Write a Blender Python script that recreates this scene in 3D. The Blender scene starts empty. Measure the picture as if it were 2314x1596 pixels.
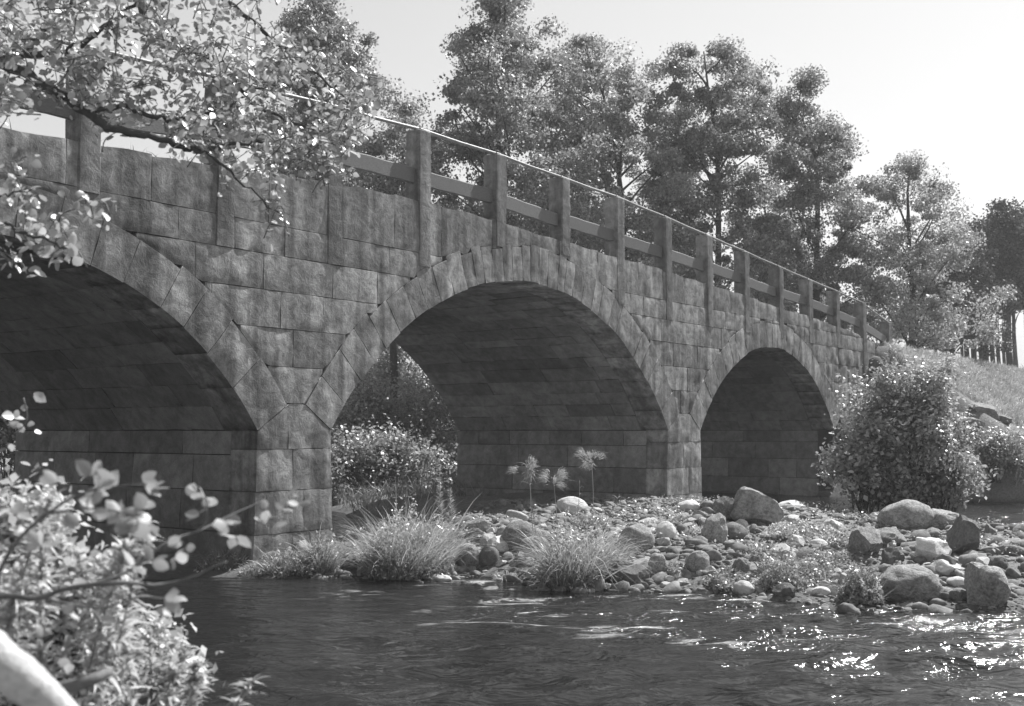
import bpy, bmesh, math, random
import numpy as np
from mathutils import Vector, Matrix, noise as mnoise

rng = np.random.default_rng(11)
random.seed(5)
scene = bpy.context.scene

# ------------------------------------------------------------------ camera
S = 1.9
F_PX, CX, CY = 2600.0, 1157.0, 798.0
PITCH = math.radians(3.8506); HEAD = math.radians(35.6925)
CAM = np.array([-7.5763, -11.0277, 1.76])
VD = np.array([math.cos(HEAD)*math.cos(PITCH), math.sin(HEAD)*math.cos(PITCH), math.sin(PITCH)])
RD = np.array([math.sin(HEAD), -math.cos(HEAD), 0.0]); UD = np.cross(RD, VD)
cam_d = bpy.data.cameras.new('camera'); cam = bpy.data.objects.new('camera', cam_d)
scene.collection.objects.link(cam); scene.camera = cam
cam.matrix_world = Matrix((( RD[0], UD[0], -VD[0], CAM[0]), (RD[1], UD[1], -VD[1], CAM[1]), (RD[2], UD[2], -VD[2], CAM[2]), (0, 0, 0, 1)))
cam_d.sensor_width = 36; cam_d.lens = 36*F_PX/2314; cam_d.clip_end = 3000; cam_d.clip_start = .05
cam_d.dof.use_dof = True; cam_d.dof.focus_distance = 15.0; cam_d.dof.aperture_fstop = 3.4

# ------------------------------------------------------------------ light
SUN_EL = math.radians(50); SUN_AZ = math.radians(-8)        # azimuth counter-clockwise from +x
sdir = Vector((math.cos(SUN_EL)*math.cos(SUN_AZ), math.cos(SUN_EL)*math.sin(SUN_AZ), math.sin(SUN_EL)))
world = bpy.data.worlds.new('World'); scene.world = world; world.use_nodes = True
wn, wl = world.node_tree.nodes, world.node_tree.links
wn.clear()
sky = wn.new('ShaderNodeTexSky'); sky.sky_type = 'NISHITA'; sky.sun_disc = False
sky.sun_elevation = SUN_EL; sky.sun_rotation = math.pi/2 - SUN_AZ
sky.dust_density = 1.0; sky.air_density = 1.0; sky.ozone_density = 1.0
bw = wn.new('ShaderNodeSeparateColor'); bg = wn.new('ShaderNodeBackground'); wo = wn.new('ShaderNodeOutputWorld')
bg.inputs['Strength'].default_value = 0.075
wl.new(sky.outputs[0], bw.inputs[0]); wl.new(bw.outputs[2], bg.inputs['Color']); wl.new(bg.outputs[0], wo.inputs[0])
sun_d = bpy.data.lights.new('sun', 'SUN'); sun_d.energy = 5.0; sun_d.angle = math.radians(.5); sun_d.color = (1, 1, 1)
sun = bpy.data.objects.new('sun', sun_d); scene.collection.objects.link(sun)
sun.rotation_euler = (-sdir).to_track_quat('-Z', 'Y').to_euler()
scene.view_settings.view_transform = 'Standard'; scene.view_settings.look = 'None'
scene.view_settings.exposure = 0.8; scene.view_settings.gamma = 1.0; scene.view_settings.use_curve_mapping = False

# ------------------------------------------------------------------ mapping from picture to place
def ray(x, y): return VD + RD*((x-CX)/F_PX) - UD*((y-CY)/F_PX)
def at_depth(x, y, d): return CAM + ray(x, y)*d
def at_facade(x, y, Y=0.0):
    d = ray(x, y); return CAM + d*((Y-CAM[1])/d[1])
def at_z(x, y, z=0.0):
    d = ray(x, y); return CAM + d*((z-CAM[2])/d[2])
def depth_of(P): return float((np.asarray(P)-CAM) @ VD)

# ------------------------------------------------------------------ materials
def new_mat(name):
    m = bpy.data.materials.new(name); m.use_nodes = True
    nt = m.node_tree; nt.nodes.clear()
    out = nt.nodes.new('ShaderNodeOutputMaterial')
    return m, nt, out
def nd(nt, t, **kw):
    n = nt.nodes.new(t)
    for k, v in kw.items():
        if k in n.inputs: n.inputs[k].default_value = v
        else: setattr(n, k, v)
    return n
def ramp(nt, src, p0, c0, p1, c1):
    r = nt.nodes.new('ShaderNodeMapRange'); r.inputs[1].default_value = p0; r.inputs[2].default_value = p1
    r.inputs[3].default_value = c0; r.inputs[4].default_value = c1; r.clamp = True
    nt.links.new(src, r.inputs[0]); return r.outputs[0]
def mul(nt, a, b, op='MULTIPLY'):
    m = nt.nodes.new('ShaderNodeMath'); m.operation = op
    for i, s in enumerate((a, b)):
        if isinstance(s, (int, float)): m.inputs[i].default_value = s
        else: nt.links.new(s, m.inputs[i])
    return m.outputs[0]
def coords(nt, scale=(1, 1, 1)):
    g = nt.nodes.new('ShaderNodeNewGeometry'); mp = nt.nodes.new('ShaderNodeMapping')
    mp.inputs['Scale'].default_value = scale; nt.links.new(g.outputs['Position'], mp.inputs[0]); return mp.outputs[0]
def noise_tex(nt, vec, scale, detail=4, rough=.55, dist=0):
    n = nt.nodes.new('ShaderNodeTexNoise'); n.inputs['Scale'].default_value = scale; n.inputs['Detail'].default_value = detail
    n.inputs['Roughness'].default_value = rough; n.inputs['Distortion'].default_value = dist
    nt.links.new(vec, n.inputs['Vector']); return n.outputs[0]
def stone_mat(name, base, var=.35, mott=.5, streak=.0, bump=.5, scale=1.0, rand=.22, rough=.9, use_obj=False):
    m, nt, out = new_mat(name)
    if use_obj:
        tc = nt.nodes.new('ShaderNodeTexCoord'); v = tc.outputs['Object']
    else: v = coords(nt)
    big = noise_tex(nt, v, 1.3*scale, 5, .6, .3); mid = noise_tex(nt, v, 5.5*scale, 7, .68, .35); fine = noise_tex(nt, v, 60*scale, 3, .7)
    c = mul(nt, ramp(nt, big, .3, 1-var, .7, 1+var), base)
    c = mul(nt, c, ramp(nt, mid, .3, 1-mott, .68, 1+mott*.6))
    c = mul(nt, c, ramp(nt, fine, .3, .84, .7, 1.13))
    if streak:
        s = noise_tex(nt, coords(nt, (1.9, 1.9, .16)), 2.2, 5, .6, .2)
        c = mul(nt, c, ramp(nt, s, .36, 1-streak, .6, 1+streak*.4))
    oi = nt.nodes.new('ShaderNodeObjectInfo')
    c = mul(nt, c, ramp(nt, oi.outputs['Random'], 0, 1-rand, 1, 1+rand))
    cc = nt.nodes.new('ShaderNodeCombineColor')
    for i in range(3): nt.links.new(c, cc.inputs[i])
    b = nt.nodes.new('ShaderNodeBsdfPrincipled'); b.inputs['Roughness'].default_value = rough
    b.inputs['Specular IOR Level'].default_value = .25
    nt.links.new(cc.outputs[0], b.inputs['Base Color'])
    hsum = mul(nt, mul(nt, mid, .7), mul(nt, fine, .10), 'ADD')
    bp = nt.nodes.new('ShaderNodeBump'); bp.inputs['Strength'].default_value = bump; bp.inputs['Distance'].default_value = .05/scale
    nt.links.new(hsum, bp.inputs['Height']); nt.links.new(bp.outputs[0], b.inputs['Normal'])
    nt.links.new(b.outputs[0], out.inputs[0]); return m
def leaf_mat(name, base, trans=.35, gloss=.12, var=.45, rough=.45):
    m, nt, out = new_mat(name)
    g = nt.nodes.new('ShaderNodeNewGeometry'); oi = nt.nodes.new('ShaderNodeObjectInfo')
    r = mul(nt, g.outputs['Random Per Island'], oi.outputs['Random'], 'ADD'); r = mul(nt, r, 1.0, 'FRACT')
    n = noise_tex(nt, coords(nt), .8, 3)
    c = mul(nt, mul(nt, ramp(nt, r, 0, 1-var, 1, 1+var), base), ramp(nt, n, .3, .75, .7, 1.25))
    cc = nt.nodes.new('ShaderNodeCombineColor')
    for i in range(3): nt.links.new(c, cc.inputs[i])
    d = nt.nodes.new('ShaderNodeBsdfDiffuse'); t = nt.nodes.new('ShaderNodeBsdfTranslucent'); gl = nt.nodes.new('ShaderNodeBsdfGlossy')
    gl.inputs['Roughness'].default_value = rough; gl.inputs['Color'].default_value = (.8, .8, .8, 1)
    nt.links.new(cc.outputs[0], d.inputs[0]); nt.links.new(cc.outputs[0], t.inputs[0])
    m1 = nt.nodes.new('ShaderNodeMixShader'); m1.inputs[0].default_value = trans
    nt.links.new(d.outputs[0], m1.inputs[1]); nt.links.new(t.outputs[0], m1.inputs[2])
    m2 = nt.nodes.new('ShaderNodeMixShader'); m2.inputs[0].default_value = gloss
    nt.links.new(m1.outputs[0], m2.inputs[1]); nt.links.new(gl.outputs[0], m2.inputs[2])
    nt.links.new(m2.outputs[0], out.inputs[0]); return m
def plain_mat(name, base, rough=.8, metal=0, grain=None, bump=.3):
    m, nt, out = new_mat(name)
    b = nt.nodes.new('ShaderNodeBsdfPrincipled'); b.inputs['Roughness'].default_value = rough; b.inputs['Metallic'].default_value = metal
    v = coords(nt, grain or (1, 1, 1)); n = noise_tex(nt, v, 9, 6, .65, .4)
    c = mul(nt, ramp(nt, n, .3, .65, .7, 1.3), base)
    oi = nt.nodes.new('ShaderNodeObjectInfo'); c = mul(nt, c, ramp(nt, oi.outputs['Random'], 0, .85, 1, 1.15))
    cc = nt.nodes.new('ShaderNodeCombineColor')
    for i in range(3): nt.links.new(c, cc.inputs[i])
    nt.links.new(cc.outputs[0], b.inputs['Base Color'])
    bp = nt.nodes.new('ShaderNodeBump'); bp.inputs['Strength'].default_value = bump; bp.inputs['Distance'].default_value = .02
    nt.links.new(n, bp.inputs['Height']); nt.links.new(bp.outputs[0], b.inputs['Normal'])
    nt.links.new(b.outputs[0], out.inputs[0]); return m

M = {}
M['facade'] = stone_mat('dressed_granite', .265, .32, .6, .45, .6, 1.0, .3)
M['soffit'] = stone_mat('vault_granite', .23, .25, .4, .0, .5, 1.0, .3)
M['mortar'] = plain_mat('mortar', .06, .95)
M['post'] = stone_mat('post_granite', .20, .25, .5, .35, .8)
M['timber'] = plain_mat('weathered_timber', .15, .8, 0, (3, 3, 14), .3)
M['pipe'] = plain_mat('galvanised_pipe', .25, .5, .0)
M['road'] = plain_mat('gravel_road', .3, .95)
M['boulder'] = stone_mat('river_boulder', .30, .3, .55, 0, 1.0, 1.6, .25, .85, True)
M['pale'] = stone_mat('pale_boulder', .55, .15, .25, 0, .5, 2.0, .1, .85, True)
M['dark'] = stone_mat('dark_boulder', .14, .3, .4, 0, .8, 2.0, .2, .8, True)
M['cobble'] = stone_mat('river_cobble', .33, .3, .35, 0, .4, 4.0, .6, .85, True)
M['gravel'] = stone_mat('shore_gravel', .20, .45, .5, 0, .4, 3.0, .1, .9)
M['bark'] = plain_mat('bark', .07, .9, 0, (2, 2, 1), .6)
M['twig'] = plain_mat('twig_bark', .13, .8, 0, (2, 2, 1), .3)
M['tree_leaf'] = leaf_mat('tree_foliage', .27, .55, .10)
M['tree_leaf_light'] = leaf_mat('light_tree_foliage', .36, .55, .10)
M['pine'] = leaf_mat('pine_foliage', .09, .3, .05)
M['alder'] = leaf_mat('alder_leaf', .40, .5, .14, .5, .4)
M['bush_leaf'] = leaf_mat('bush_leaf', .34, .5, .14)
M['near_leaf'] = leaf_mat('near_leaf', .44, .5, .08, .35, .5)
M['herb_leaf'] = leaf_mat('herb_leaf', .36, .5, .12)
M['near_herb'] = leaf_mat('near_herb_leaf', .52, .5, .08, .35, .5)
M['grass'] = leaf_mat('grass_blade', .2, .35, .1)
M['dry'] = leaf_mat('dry_grass', .38, .35, .06, .35)
M['seed'] = leaf_mat('seed_head', .5, .3, .0, .2)
M['log'] = plain_mat('bleached_wood', .46, .8, 0, (6, 3, 6), .5)

# ------------------------------------------------------------------ object helpers
COL = scene.collection
def tag(o, label=None, cat=None, group=None, kind=None):
    for k, v in (('label', label), ('category', cat), ('group', group), ('kind', kind)):
        if v: o[k] = v
    return o
def thing(name, loc, label, cat, group=None):
    o = bpy.data.objects.new(name, None); COL.objects.link(o); o.location = [float(c) for c in loc]
    o.empty_display_size = .2
    return tag(o, label, cat, group)
def origin(o):
    p = Vector((0, 0, 0))
    while o is not None: p = p + o.location; o = o.parent
    return np.array(p)
def mesh_np(name, V, F, smooth=True):
    """V (n,3); F (m,k) array or list of faces"""
    me = bpy.data.meshes.new(name); V = np.asarray(V, np.float32)
    if isinstance(F, np.ndarray) and F.ndim == 2:
        k = F.shape[1]; m = len(F)
        me.vertices.add(len(V)); me.vertices.foreach_set('co', V.ravel())
        me.loops.add(m*k); me.loops.foreach_set('vertex_index', F.astype(np.int32).ravel())
        me.polygons.add(m); me.polygons.foreach_set('loop_start', np.arange(0, m*k, k, dtype=np.int32))
        me.update(calc_edges=True)
    else:
        me.from_pydata(V.tolist(), [], [tuple(int(i) for i in f) for f in F]); me.update()
    if smooth: me.polygons.foreach_set('use_smooth', np.ones(len(me.polygons), bool))
    return me
def obj(name, V, F, m, parent=None, smooth=True):
    V = np.asarray(V, float)
    if parent is not None: V = V - origin(parent)
    me = mesh_np(name, V, F, smooth); me.materials.append(m)
    o = bpy.data.objects.new(name, me); COL.objects.link(o)
    if parent is not None: o.parent = parent
    return o
class MB:
    def __init__(s): s.V = []; s.F = []; s.n = 0
    def add(s, V, F):
        V = np.asarray(V, float); s.V.append(V); F = [tuple(i+s.n for i in f) for f in F]; s.F += F; s.n += len(V)
    def build(s, name, m, parent=None, smooth=True): return obj(name, np.concatenate(s.V), s.F, m, parent, smooth)
def tube(pts, rad, k=7, cap=True):
    P = np.asarray(pts, float); n = len(P); rad = np.broadcast_to(np.asarray(rad, float), (n,))
    T = np.gradient(P, axis=0); T /= np.linalg.norm(T, axis=1)[:, None]+1e-9
    ref = np.array([0, 0, 1.]) if abs(T[:, 2]).mean() < .8 else np.array([1., 0, 0])
    A = np.cross(T, ref); A /= np.linalg.norm(A, axis=1)[:, None]+1e-9; B = np.cross(T, A)
    a = np.linspace(0, 2*np.pi, k, endpoint=False)
    V = (P[:, None] + rad[:, None, None]*(np.cos(a)[None, :, None]*A[:, None]+np.sin(a)[None, :, None]*B[:, None])).reshape(-1, 3)
    F = [(i*k+j, i*k+(j+1) % k, (i+1)*k+(j+1) % k, (i+1)*k+j) for i in range(n-1) for j in range(k)]
    if cap: F += [tuple(range(k-1, -1, -1)), tuple((n-1)*k+j for j in range(k))]
    return V, F
def spline(pts, n):
    P = np.asarray(pts, float); t = np.linspace(0, len(P)-1, n); out = []
    for u in t:
        i = min(int(u), len(P)-2); f = u-i
        p0 = P[max(i-1, 0)]; p1 = P[i]; p2 = P[i+1]; p3 = P[min(i+2, len(P)-1)]
        out.append(.5*((2*p1)+(-p0+p2)*f+(2*p0-5*p1+4*p2-p3)*f*f+(-p0+3*p1-3*p2+p3)*f**3))
    return np.array(out)
def vnoise(P, scale, seed=0, octs=3):
    P = np.asarray(P, float)*scale + seed*17.31
    out = np.empty(len(P))
    for i, p in enumerate(P): out[i] = mnoise.fractal(Vector(p), 1.0, 2.0, octs)
    return out
def unit(v): return v/(np.linalg.norm(v, axis=-1, keepdims=True)+1e-9)

# ------------------------------------------------------------------ terrain
def sstep(a, b, x):
    t = np.clip((x-a)/(b-a), 0, 1); return t*t*(3-2*t)
def poly_sd(X, Y, poly):
    """signed distance, positive inside"""
    P = np.array(poly, float); d = np.full(X.shape, 1e9); ins = np.zeros(X.shape, bool)
    for (x0, y0), (x1, y1) in zip(P, np.roll(P, -1, 0)):
        ex, ey = x1-x0, y1-y0; t = np.clip(((X-x0)*ex+(Y-y0)*ey)/(ex*ex+ey*ey), 0, 1)
        d = np.minimum(d, np.hypot(X-x0-t*ex, Y-y0-t*ey))
        c = (y0 > Y) != (y1 > Y)
        with np.errstate(divide='ignore', invalid='ignore'): xi = x0+(Y-y0)/(y1-y0)*ex if y1 != y0 else X*0
        ins ^= c & (X < xi)
    return np.where(ins, d, -d)
BAR = [(3.6, 2.6), (1.2, 3.2), (1.0, 1.0), (1.3, -.1), (2.2, -.75), (3.1, -2.3), (3.05, -3.8), (3.6, -4.5), (3.65, -5), (3.76, -6), (3.8, -7.1), (4.5, -8.35), (6.5, -10.5), (9, -13), (11, -12),
       (11.6, -9), (12.4, -6.6), (13.6, -4.4), (15.2, -2), (15, 1), (14.8, 6), (12.5, 9), (9.5, 6), (7.6, 2.5), (5, 1.7)]
BANK = [(-60, -60), (10, -60), (3, -24), (-3.5, -16), (-5, -13), (-5.4, -11), (-5.2, -9), (-4.4, -7), (-3.9, -5), (-4.6, -3), (-5, 0), (-5, 7), (-6, 30), (-60, 60)]
RBANK = [(80, -60), (42, -18), (31, -10), (25.5, -7), (23.2, -4.6), (22.4, -2), (22.4, 0), (22.4, 6), (24, 12), (18, 17), (6, 16), (-2, 18), (-6, 30), (-60, 62), (60, 200), (200, 100)]
def height(X, Y):
    X = np.asarray(X, float); Y = np.asarray(Y, float)
    h = np.full(X.shape, -.7)
    d = poly_sd(X, Y, BAR); h = np.where(d > -3, np.maximum(h, np.where(d > 0, .30*sstep(0, 2.0, d)+.02*np.clip(d, 0, 3)+.05*np.sin(X*2.7+Y)*np.sin(Y*2.1)*sstep(.5, 2, d), d*.35)), h)
    d = poly_sd(X, Y, BANK); h = np.where(d > -3, np.maximum(h, np.where(d > 0, .55*sstep(0, 1.8, d)+.02*np.clip(d, 0, 40), d*.5)), h)
    d = poly_sd(X, Y, RBANK); b = np.where(d > 0, .5*sstep(0, 1.5, d)+.75*sstep(2, 12, d)+.006*np.clip(d, 0, 100), d*.5)
    h = np.where(d > -3, np.maximum(h, b), h)
    # road embankments at both ends of the bridge
    front = np.clip(-Y-.2, 0, 99)*.62; back = np.clip(Y-5.8, 0, 99)*.7
    eR = np.minimum(4.2-front-back, .1+(X-22.5)*1.02); eR = np.where((X > 22.4) & (Y > -.05) & (X < 26.5) & (Y < 5.5), np.minimum(eR, (X-22.5)*1.02), eR)
    h = np.where(X > 22.4, np.maximum(h, eR), h)
    eL = np.minimum(4.5-front*1.5-back, .1+(-5.2-X)*1.02); h = np.where(X < -5.2, np.maximum(h, eL), h)
    h = h + .05*np.sin(X*1.7+Y*.6)*np.sin(Y*1.3-X*.4) + .03*np.sin(X*3.1-Y*2.3)
    return h
def h1(x, y): return float(height(np.array([x]), np.array([y]))[0])
def hit(px, py, dmax=80):
    """where the ray through a picture point meets the ground"""
    d = ray(px, py); t = np.linspace(2, dmax, 1600); P = CAM + t[:, None]*d
    b = np.nonzero(P[:, 2] < np.maximum(height(P[:, 0], P[:, 1]), 0))[0]
    return P[b[0]] if len(b) else P[-1]
def axis(a, b, s, lo, hi):
    mid = np.arange(a, b+1e-6, s); l = [a]; st = s
    while l[-1] > lo: st *= 1.25; l.append(l[-1]-st)
    r = [b]; st = s
    while r[-1] < hi: st *= 1.25; r.append(r[-1]+st)
    return np.concatenate([l[:0:-1], mid, r[1:]])
gx = axis(-9, 34, .2, -300, 300); gy = axis(-15, 16, .2, -300, 300)
GX, GY = np.meshgrid(gx, gy, indexing='ij'); GH = height(GX, GY)
nx_, ny_ = GX.shape
idx = np.arange(nx_*ny_).reshape(nx_, ny_)
GF = np.stack([idx[:-1, :-1], idx[1:, :-1], idx[1:, 1:], idx[:-1, 1:]], -1).reshape(-1, 4)
m, nt, out = new_mat('ground_soil')
v = coords(nt); sep = nt.nodes.new('ShaderNodeSeparateXYZ'); nt.links.new(v, sep.inputs[0])
n1 = noise_tex(nt, v, 22, 5, .7); n2 = noise_tex(nt, v, 1.5, 4)
wet = ramp(nt, sep.outputs[2], -.02, .35, .14, 1.0)
c = mul(nt, mul(nt, ramp(nt, n1, .3, .6, .7, 1.35), .17), wet); c = mul(nt, c, ramp(nt, n2, .3, .8, .7, 1.2))
cc = nt.nodes.new('ShaderNodeCombineColor'); [nt.links.new(c, cc.inputs[i]) for i in range(3)]
b = nt.nodes.new('ShaderNodeBsdfPrincipled'); b.inputs['Roughness'].default_value = .95; nt.links.new(cc.outputs[0], b.inputs['Base Color'])
bp = nt.nodes.new('ShaderNodeBump'); bp.inputs['Strength'].default_value = .8; bp.inputs['Distance'].default_value = .04
nt.links.new(n1, bp.inputs['Height']); nt.links.new(bp.outputs[0], b.inputs['Normal']); nt.links.new(b.outputs[0], out.inputs[0]); M['soil'] = m
tag(obj('ground', np.stack([GX, GY, GH], -1).reshape(-1, 3), GF, M['soil']), kind='structure')

# ------------------------------------------------------------------ water
m, nt, out = new_mat('river_water'); M['water'] = m
v = coords(nt); sep = nt.nodes.new('ShaderNodeSeparateXYZ'); nt.links.new(v, sep.inputs[0])
def rot_map(ang, sc):
    g = nt.nodes.new('ShaderNodeNewGeometry'); mp = nt.nodes.new('ShaderNodeMapping')
    mp.vector_type = 'TEXTURE'; mp.inputs['Rotation'].default_value = (0, 0, ang); mp.inputs['Scale'].default_value = sc
    nt.links.new(g.outputs['Position'], mp.inputs[0]); return mp.outputs[0]
w1 = noise_tex(nt, rot_map(-.9, (1.9, 1, 1)), 1.5, 3, .5, .5)
w2 = noise_tex(nt, rot_map(-1.05, (1.9, 1, 1)), 5.0, 3, .55, .6)
w3 = noise_tex(nt, rot_map(-.8, (1.6, 1, 1)), 16, 3, .6, .5)
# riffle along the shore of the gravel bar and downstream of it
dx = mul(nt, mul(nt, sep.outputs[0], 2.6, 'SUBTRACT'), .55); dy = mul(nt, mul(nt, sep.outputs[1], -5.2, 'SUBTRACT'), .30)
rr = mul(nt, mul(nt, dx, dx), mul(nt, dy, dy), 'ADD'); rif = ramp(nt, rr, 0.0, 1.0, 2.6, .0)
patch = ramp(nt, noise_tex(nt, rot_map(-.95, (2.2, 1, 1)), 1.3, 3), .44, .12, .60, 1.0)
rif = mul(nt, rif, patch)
hsum = mul(nt, mul(nt, w1, .6), mul(nt, w2, .7), 'ADD')
hsum = mul(nt, hsum, mul(nt, w3, mul(nt, mul(nt, rif, .5), .02, 'ADD')), 'ADD')
bp = nt.nodes.new('ShaderNodeBump'); bp.inputs['Strength'].default_value = 1.0; bp.inputs['Distance'].default_value = .09
nt.links.new(hsum, bp.inputs['Height'])
b = nt.nodes.new('ShaderNodeBsdfPrincipled')
fo = mul(nt, ramp(nt, noise_tex(nt, rot_map(-.9, (2.0, 1, 1)), 3.2, 6, .7, .8), .53, 0, .63, 1), ramp(nt, rif, .35, 0, .75, 1))  # white foam patches, also painting bright glitter into the riffle's colour
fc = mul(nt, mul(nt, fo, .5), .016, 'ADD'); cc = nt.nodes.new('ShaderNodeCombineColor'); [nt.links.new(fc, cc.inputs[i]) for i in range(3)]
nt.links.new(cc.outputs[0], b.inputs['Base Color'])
b.inputs['Roughness'].default_value = .11; b.inputs['IOR'].default_value = 1.333
nt.links.new(bp.outputs[0], b.inputs['Normal']); nt.links.new(b.outputs[0], out.inputs[0])
wx = axis(-6, 9, .06, -300, 300); wy = axis(-11, 1.5, .06, -300, 300); WX, WY = np.meshgrid(wx, wy, indexing='ij'); WZ = np.zeros_like(WX)
rw = np.random.default_rng(31)
fade = sstep(9.5, 7.5, WX)*sstep(-6.5, -4.5, WX)*sstep(-11.5, -9.5, WY)*sstep(2, .5, WY)
# quick, choppy water below the bar (towards -y); quiet in the pool by the left pier
chop = .10+.95*sstep(-2.5, -7.5, WY+.35*(WX-2))
for _ in range(150):
    lam = .20*(7.0**rw.uniform(0, 1)**1.2); ang = HEAD-math.pi+rw.normal(0, .42); kx, ky = math.cos(ang)*2*math.pi/lam, math.sin(ang)*2*math.pi/lam
    env = .5+.5*np.sin(WX*rw.normal(0, .9)+WY*rw.normal(0, .9)+rw.uniform(0, 6.28))
    WZ += lam*.0058*rw.uniform(.5, 1.4)*env*np.sin(kx*WX+ky*WY+rw.uniform(0, 6.28))
WZ *= fade*chop
idx = np.arange(WX.size).reshape(WX.shape); WF = np.stack([idx[:-1, :-1], idx[1:, :-1], idx[1:, 1:], idx[:-1, 1:]], -1).reshape(-1, 4)
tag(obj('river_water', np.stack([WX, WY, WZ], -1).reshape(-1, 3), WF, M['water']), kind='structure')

# ------------------------------------------------------------------ the bridge
SPR, DEPTH = 1.76, 5.4
ARCH = [(-1.39, -.68, 4.43, .56), (8.38, -1.56, 5.82, .57), (18.6, -1.21, 4.97, .60)]
T_X = [-14, -8, -1, 0, 2.4, 4.5, 6.8, 8.3, 10, 12.1, 14.2, 16.2, 18.15, 20.4, 22.2, 24.3, 26.0, 26.7]
T_Z = [4.5, 4.7, 4.86, 4.9, 5.07, 5.19, 5.19, 5.13, 5.08, 5.04, 4.96, 4.9, 4.8, 4.71, 4.64, 4.52, 4.32, 4.1]
XL, XR = -14.0, 26.6
def top(x): return np.interp(x, T_X, T_Z)
def ang0(a): return math.asin((SPR-a[1])/a[2])
def intr(x):
    z = np.full(np.shape(x), -9.0)
    for cx, cz, r, t in ARCH:
        a0 = math.asin((SPR-cz)/r); hw = r*math.cos(a0); q = np.abs(x-cx) <= hw+1e-6
        z = np.where(q, cz+np.sqrt(np.maximum(r*r-(x-cx)**2, 0)), z)
    return z
bridge = thing('stone_bridge', (8, 0, 0), 'old granite bridge of round arches over the river with stone posts along its humped deck', 'bridge')
# --- inner body behind the visible stones
xs = [XL]
for a in ARCH:
    hw = a[2]*math.cos(ang0(a)); q = a[0]-np.cos(np.linspace(0, math.pi, 41))*hw
    xs += list(np.arange(xs[-1]+.5, q[0]-.05, .5)) + [q[0]] + list(q) + [q[-1]]
xs += list(np.arange(xs[-1]+.5, XR-.05, .5)) + [XR]; xs = np.array(xs)
lo = []
for i, x in enumerate(xs):
    inside = any(abs(x-a[0]) <= a[2]*math.cos(ang0(a))+1e-6 for a in ARCH)
    first = i and abs(xs[i]-xs[i-1]) < 1e-9
    nxt = i+1 < len(xs) and abs(xs[i+1]-xs[i]) < 1e-9
    isL = any(abs(x-(a[0]-a[2]*math.cos(ang0(a)))) < 1e-6 for a in ARCH); isR = any(abs(x-(a[0]+a[2]*math.cos(ang0(a)))) < 1e-6 for a in ARCH)
    zi = float(intr(np.array([x]))[0])+.06
    if isL and nxt: lo.append(-1.2)
    elif isR and first: lo.append(-1.2)
    elif inside: lo.append(zi)
    else: lo.append(-1.2)
lo = np.array(lo); hi = top(xs)-.05
# leave the pier sides a hand's breadth inside the pier stones
xs2 = xs.copy()
for a in ARCH:
    hw = a[2]*math.cos(ang0(a))
    xs2 = np.where(np.abs(xs-(a[0]-hw)) < 1e-6, xs-.07, xs2); xs2 = np.where(np.abs(xs-(a[0]+hw)) < 1e-6, xs+.07, xs2)
n = len(xs); V = []
for y in (.07, DEPTH):
    V += [(x, y, z) for x, z in zip(xs2, lo)] + [(x, y, z) for x, z in zip(xs2, hi)]
F = []
for i in range(n-1):
    F.append((i, i+1, n+i+1, n+i)); F.append((3*n+i, 3*n+i+1, 2*n+i+1, 2*n+i)); F.append((i+1, i, 2*n+i, 2*n+i+1)); F.append((n+i, n+i+1, 3*n+i+1, 3*n+i))
F += [(0, n, 3*n, 2*n), (n-1, 3*n-1, 4*n-1, 2*n-1)]
obj('masonry_core', V, F, M['mortar'], bridge, False)
V = [(x, y, float(top(x))-.015) for y in (.5, DEPTH-.4) for x in np.linspace(XL, XR+.5, 60)]
obj('road_deck', V, [(i, i+1, 61+i, 60+i) for i in range(59)], M['road'], bridge, False)
# --- one dressed stone: a grid face over lower(u)..upper(u) with sunk, worn edges
def stone(us, lo, hi, nv, fmap, depth=.16, gap=.012, bulge=.03, rough=.025, seed=0, freq=3.2, gapu=None):
    us = np.asarray(us, float).copy(); lo = np.asarray(lo, float)+gap; hi = np.asarray(hi, float)-gap
    nu = len(us); us[0] += gap if gapu is None else gapu; us[-1] -= gap if gapu is None else gapu
    hi = np.maximum(hi, lo+.004)
    t = np.linspace(0, 1, nv); UU = np.repeat(us[:, None], nv, 1); VV = lo[:, None]+(hi-lo)[:, None]*t[None]
    Q = np.stack([UU, VV, np.full_like(UU, seed*3.7)], -1).reshape(-1, 3)
    nz = vnoise(Q, freq, seed, 4).reshape(nu, nv); n2 = vnoise(Q, freq*.8, seed+50, 2).reshape(nu, nv)
    dist = np.minimum(np.minimum(UU-us[0], us[-1]-UU), np.minimum(VV-lo[:, None], hi[:, None]-VV))
    fall = sstep(0, .07, dist)
    W = bulge*fall*(.7+.6*np.abs(n2)) + rough*nz*(.75+.25*fall) - .004*(1-sstep(0, .015, dist))
    VV = VV + (1-fall)*.004*n2
    top_ = fmap(UU, VV, W).reshape(-1, 3)
    ring = [(i, 0) for i in range(nu)]+[(nu-1, j) for j in range(1, nv)]+[(i, nv-1) for i in range(nu-2, -1, -1)]+[(0, j) for j in range(nv-2, 0, -1)]
    ri = [i*nv+j for i, j in ring]
    sk = fmap(np.array([UU[i, j] for i, j in ring]), np.array([VV[i, j] for i, j in ring]), np.full(len(ring), -depth))
    k = len(ring); n0 = nu*nv+k; V = np.concatenate([top_, top_[ri], sk]); rj = nu*nv+np.arange(k)
    F = [(i*nv+j, (i+1)*nv+j, (i+1)*nv+j+1, i*nv+j+1) for i in range(nu-1) for j in range(nv-1)]
    F += [(rj[(a+1) % k], rj[a], n0+a, n0+(a+1) % k) for a in range(k)]
    return V, F
def face_map(u, v, w): return np.stack([u, -w, v], -1)
seed = 0
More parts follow.
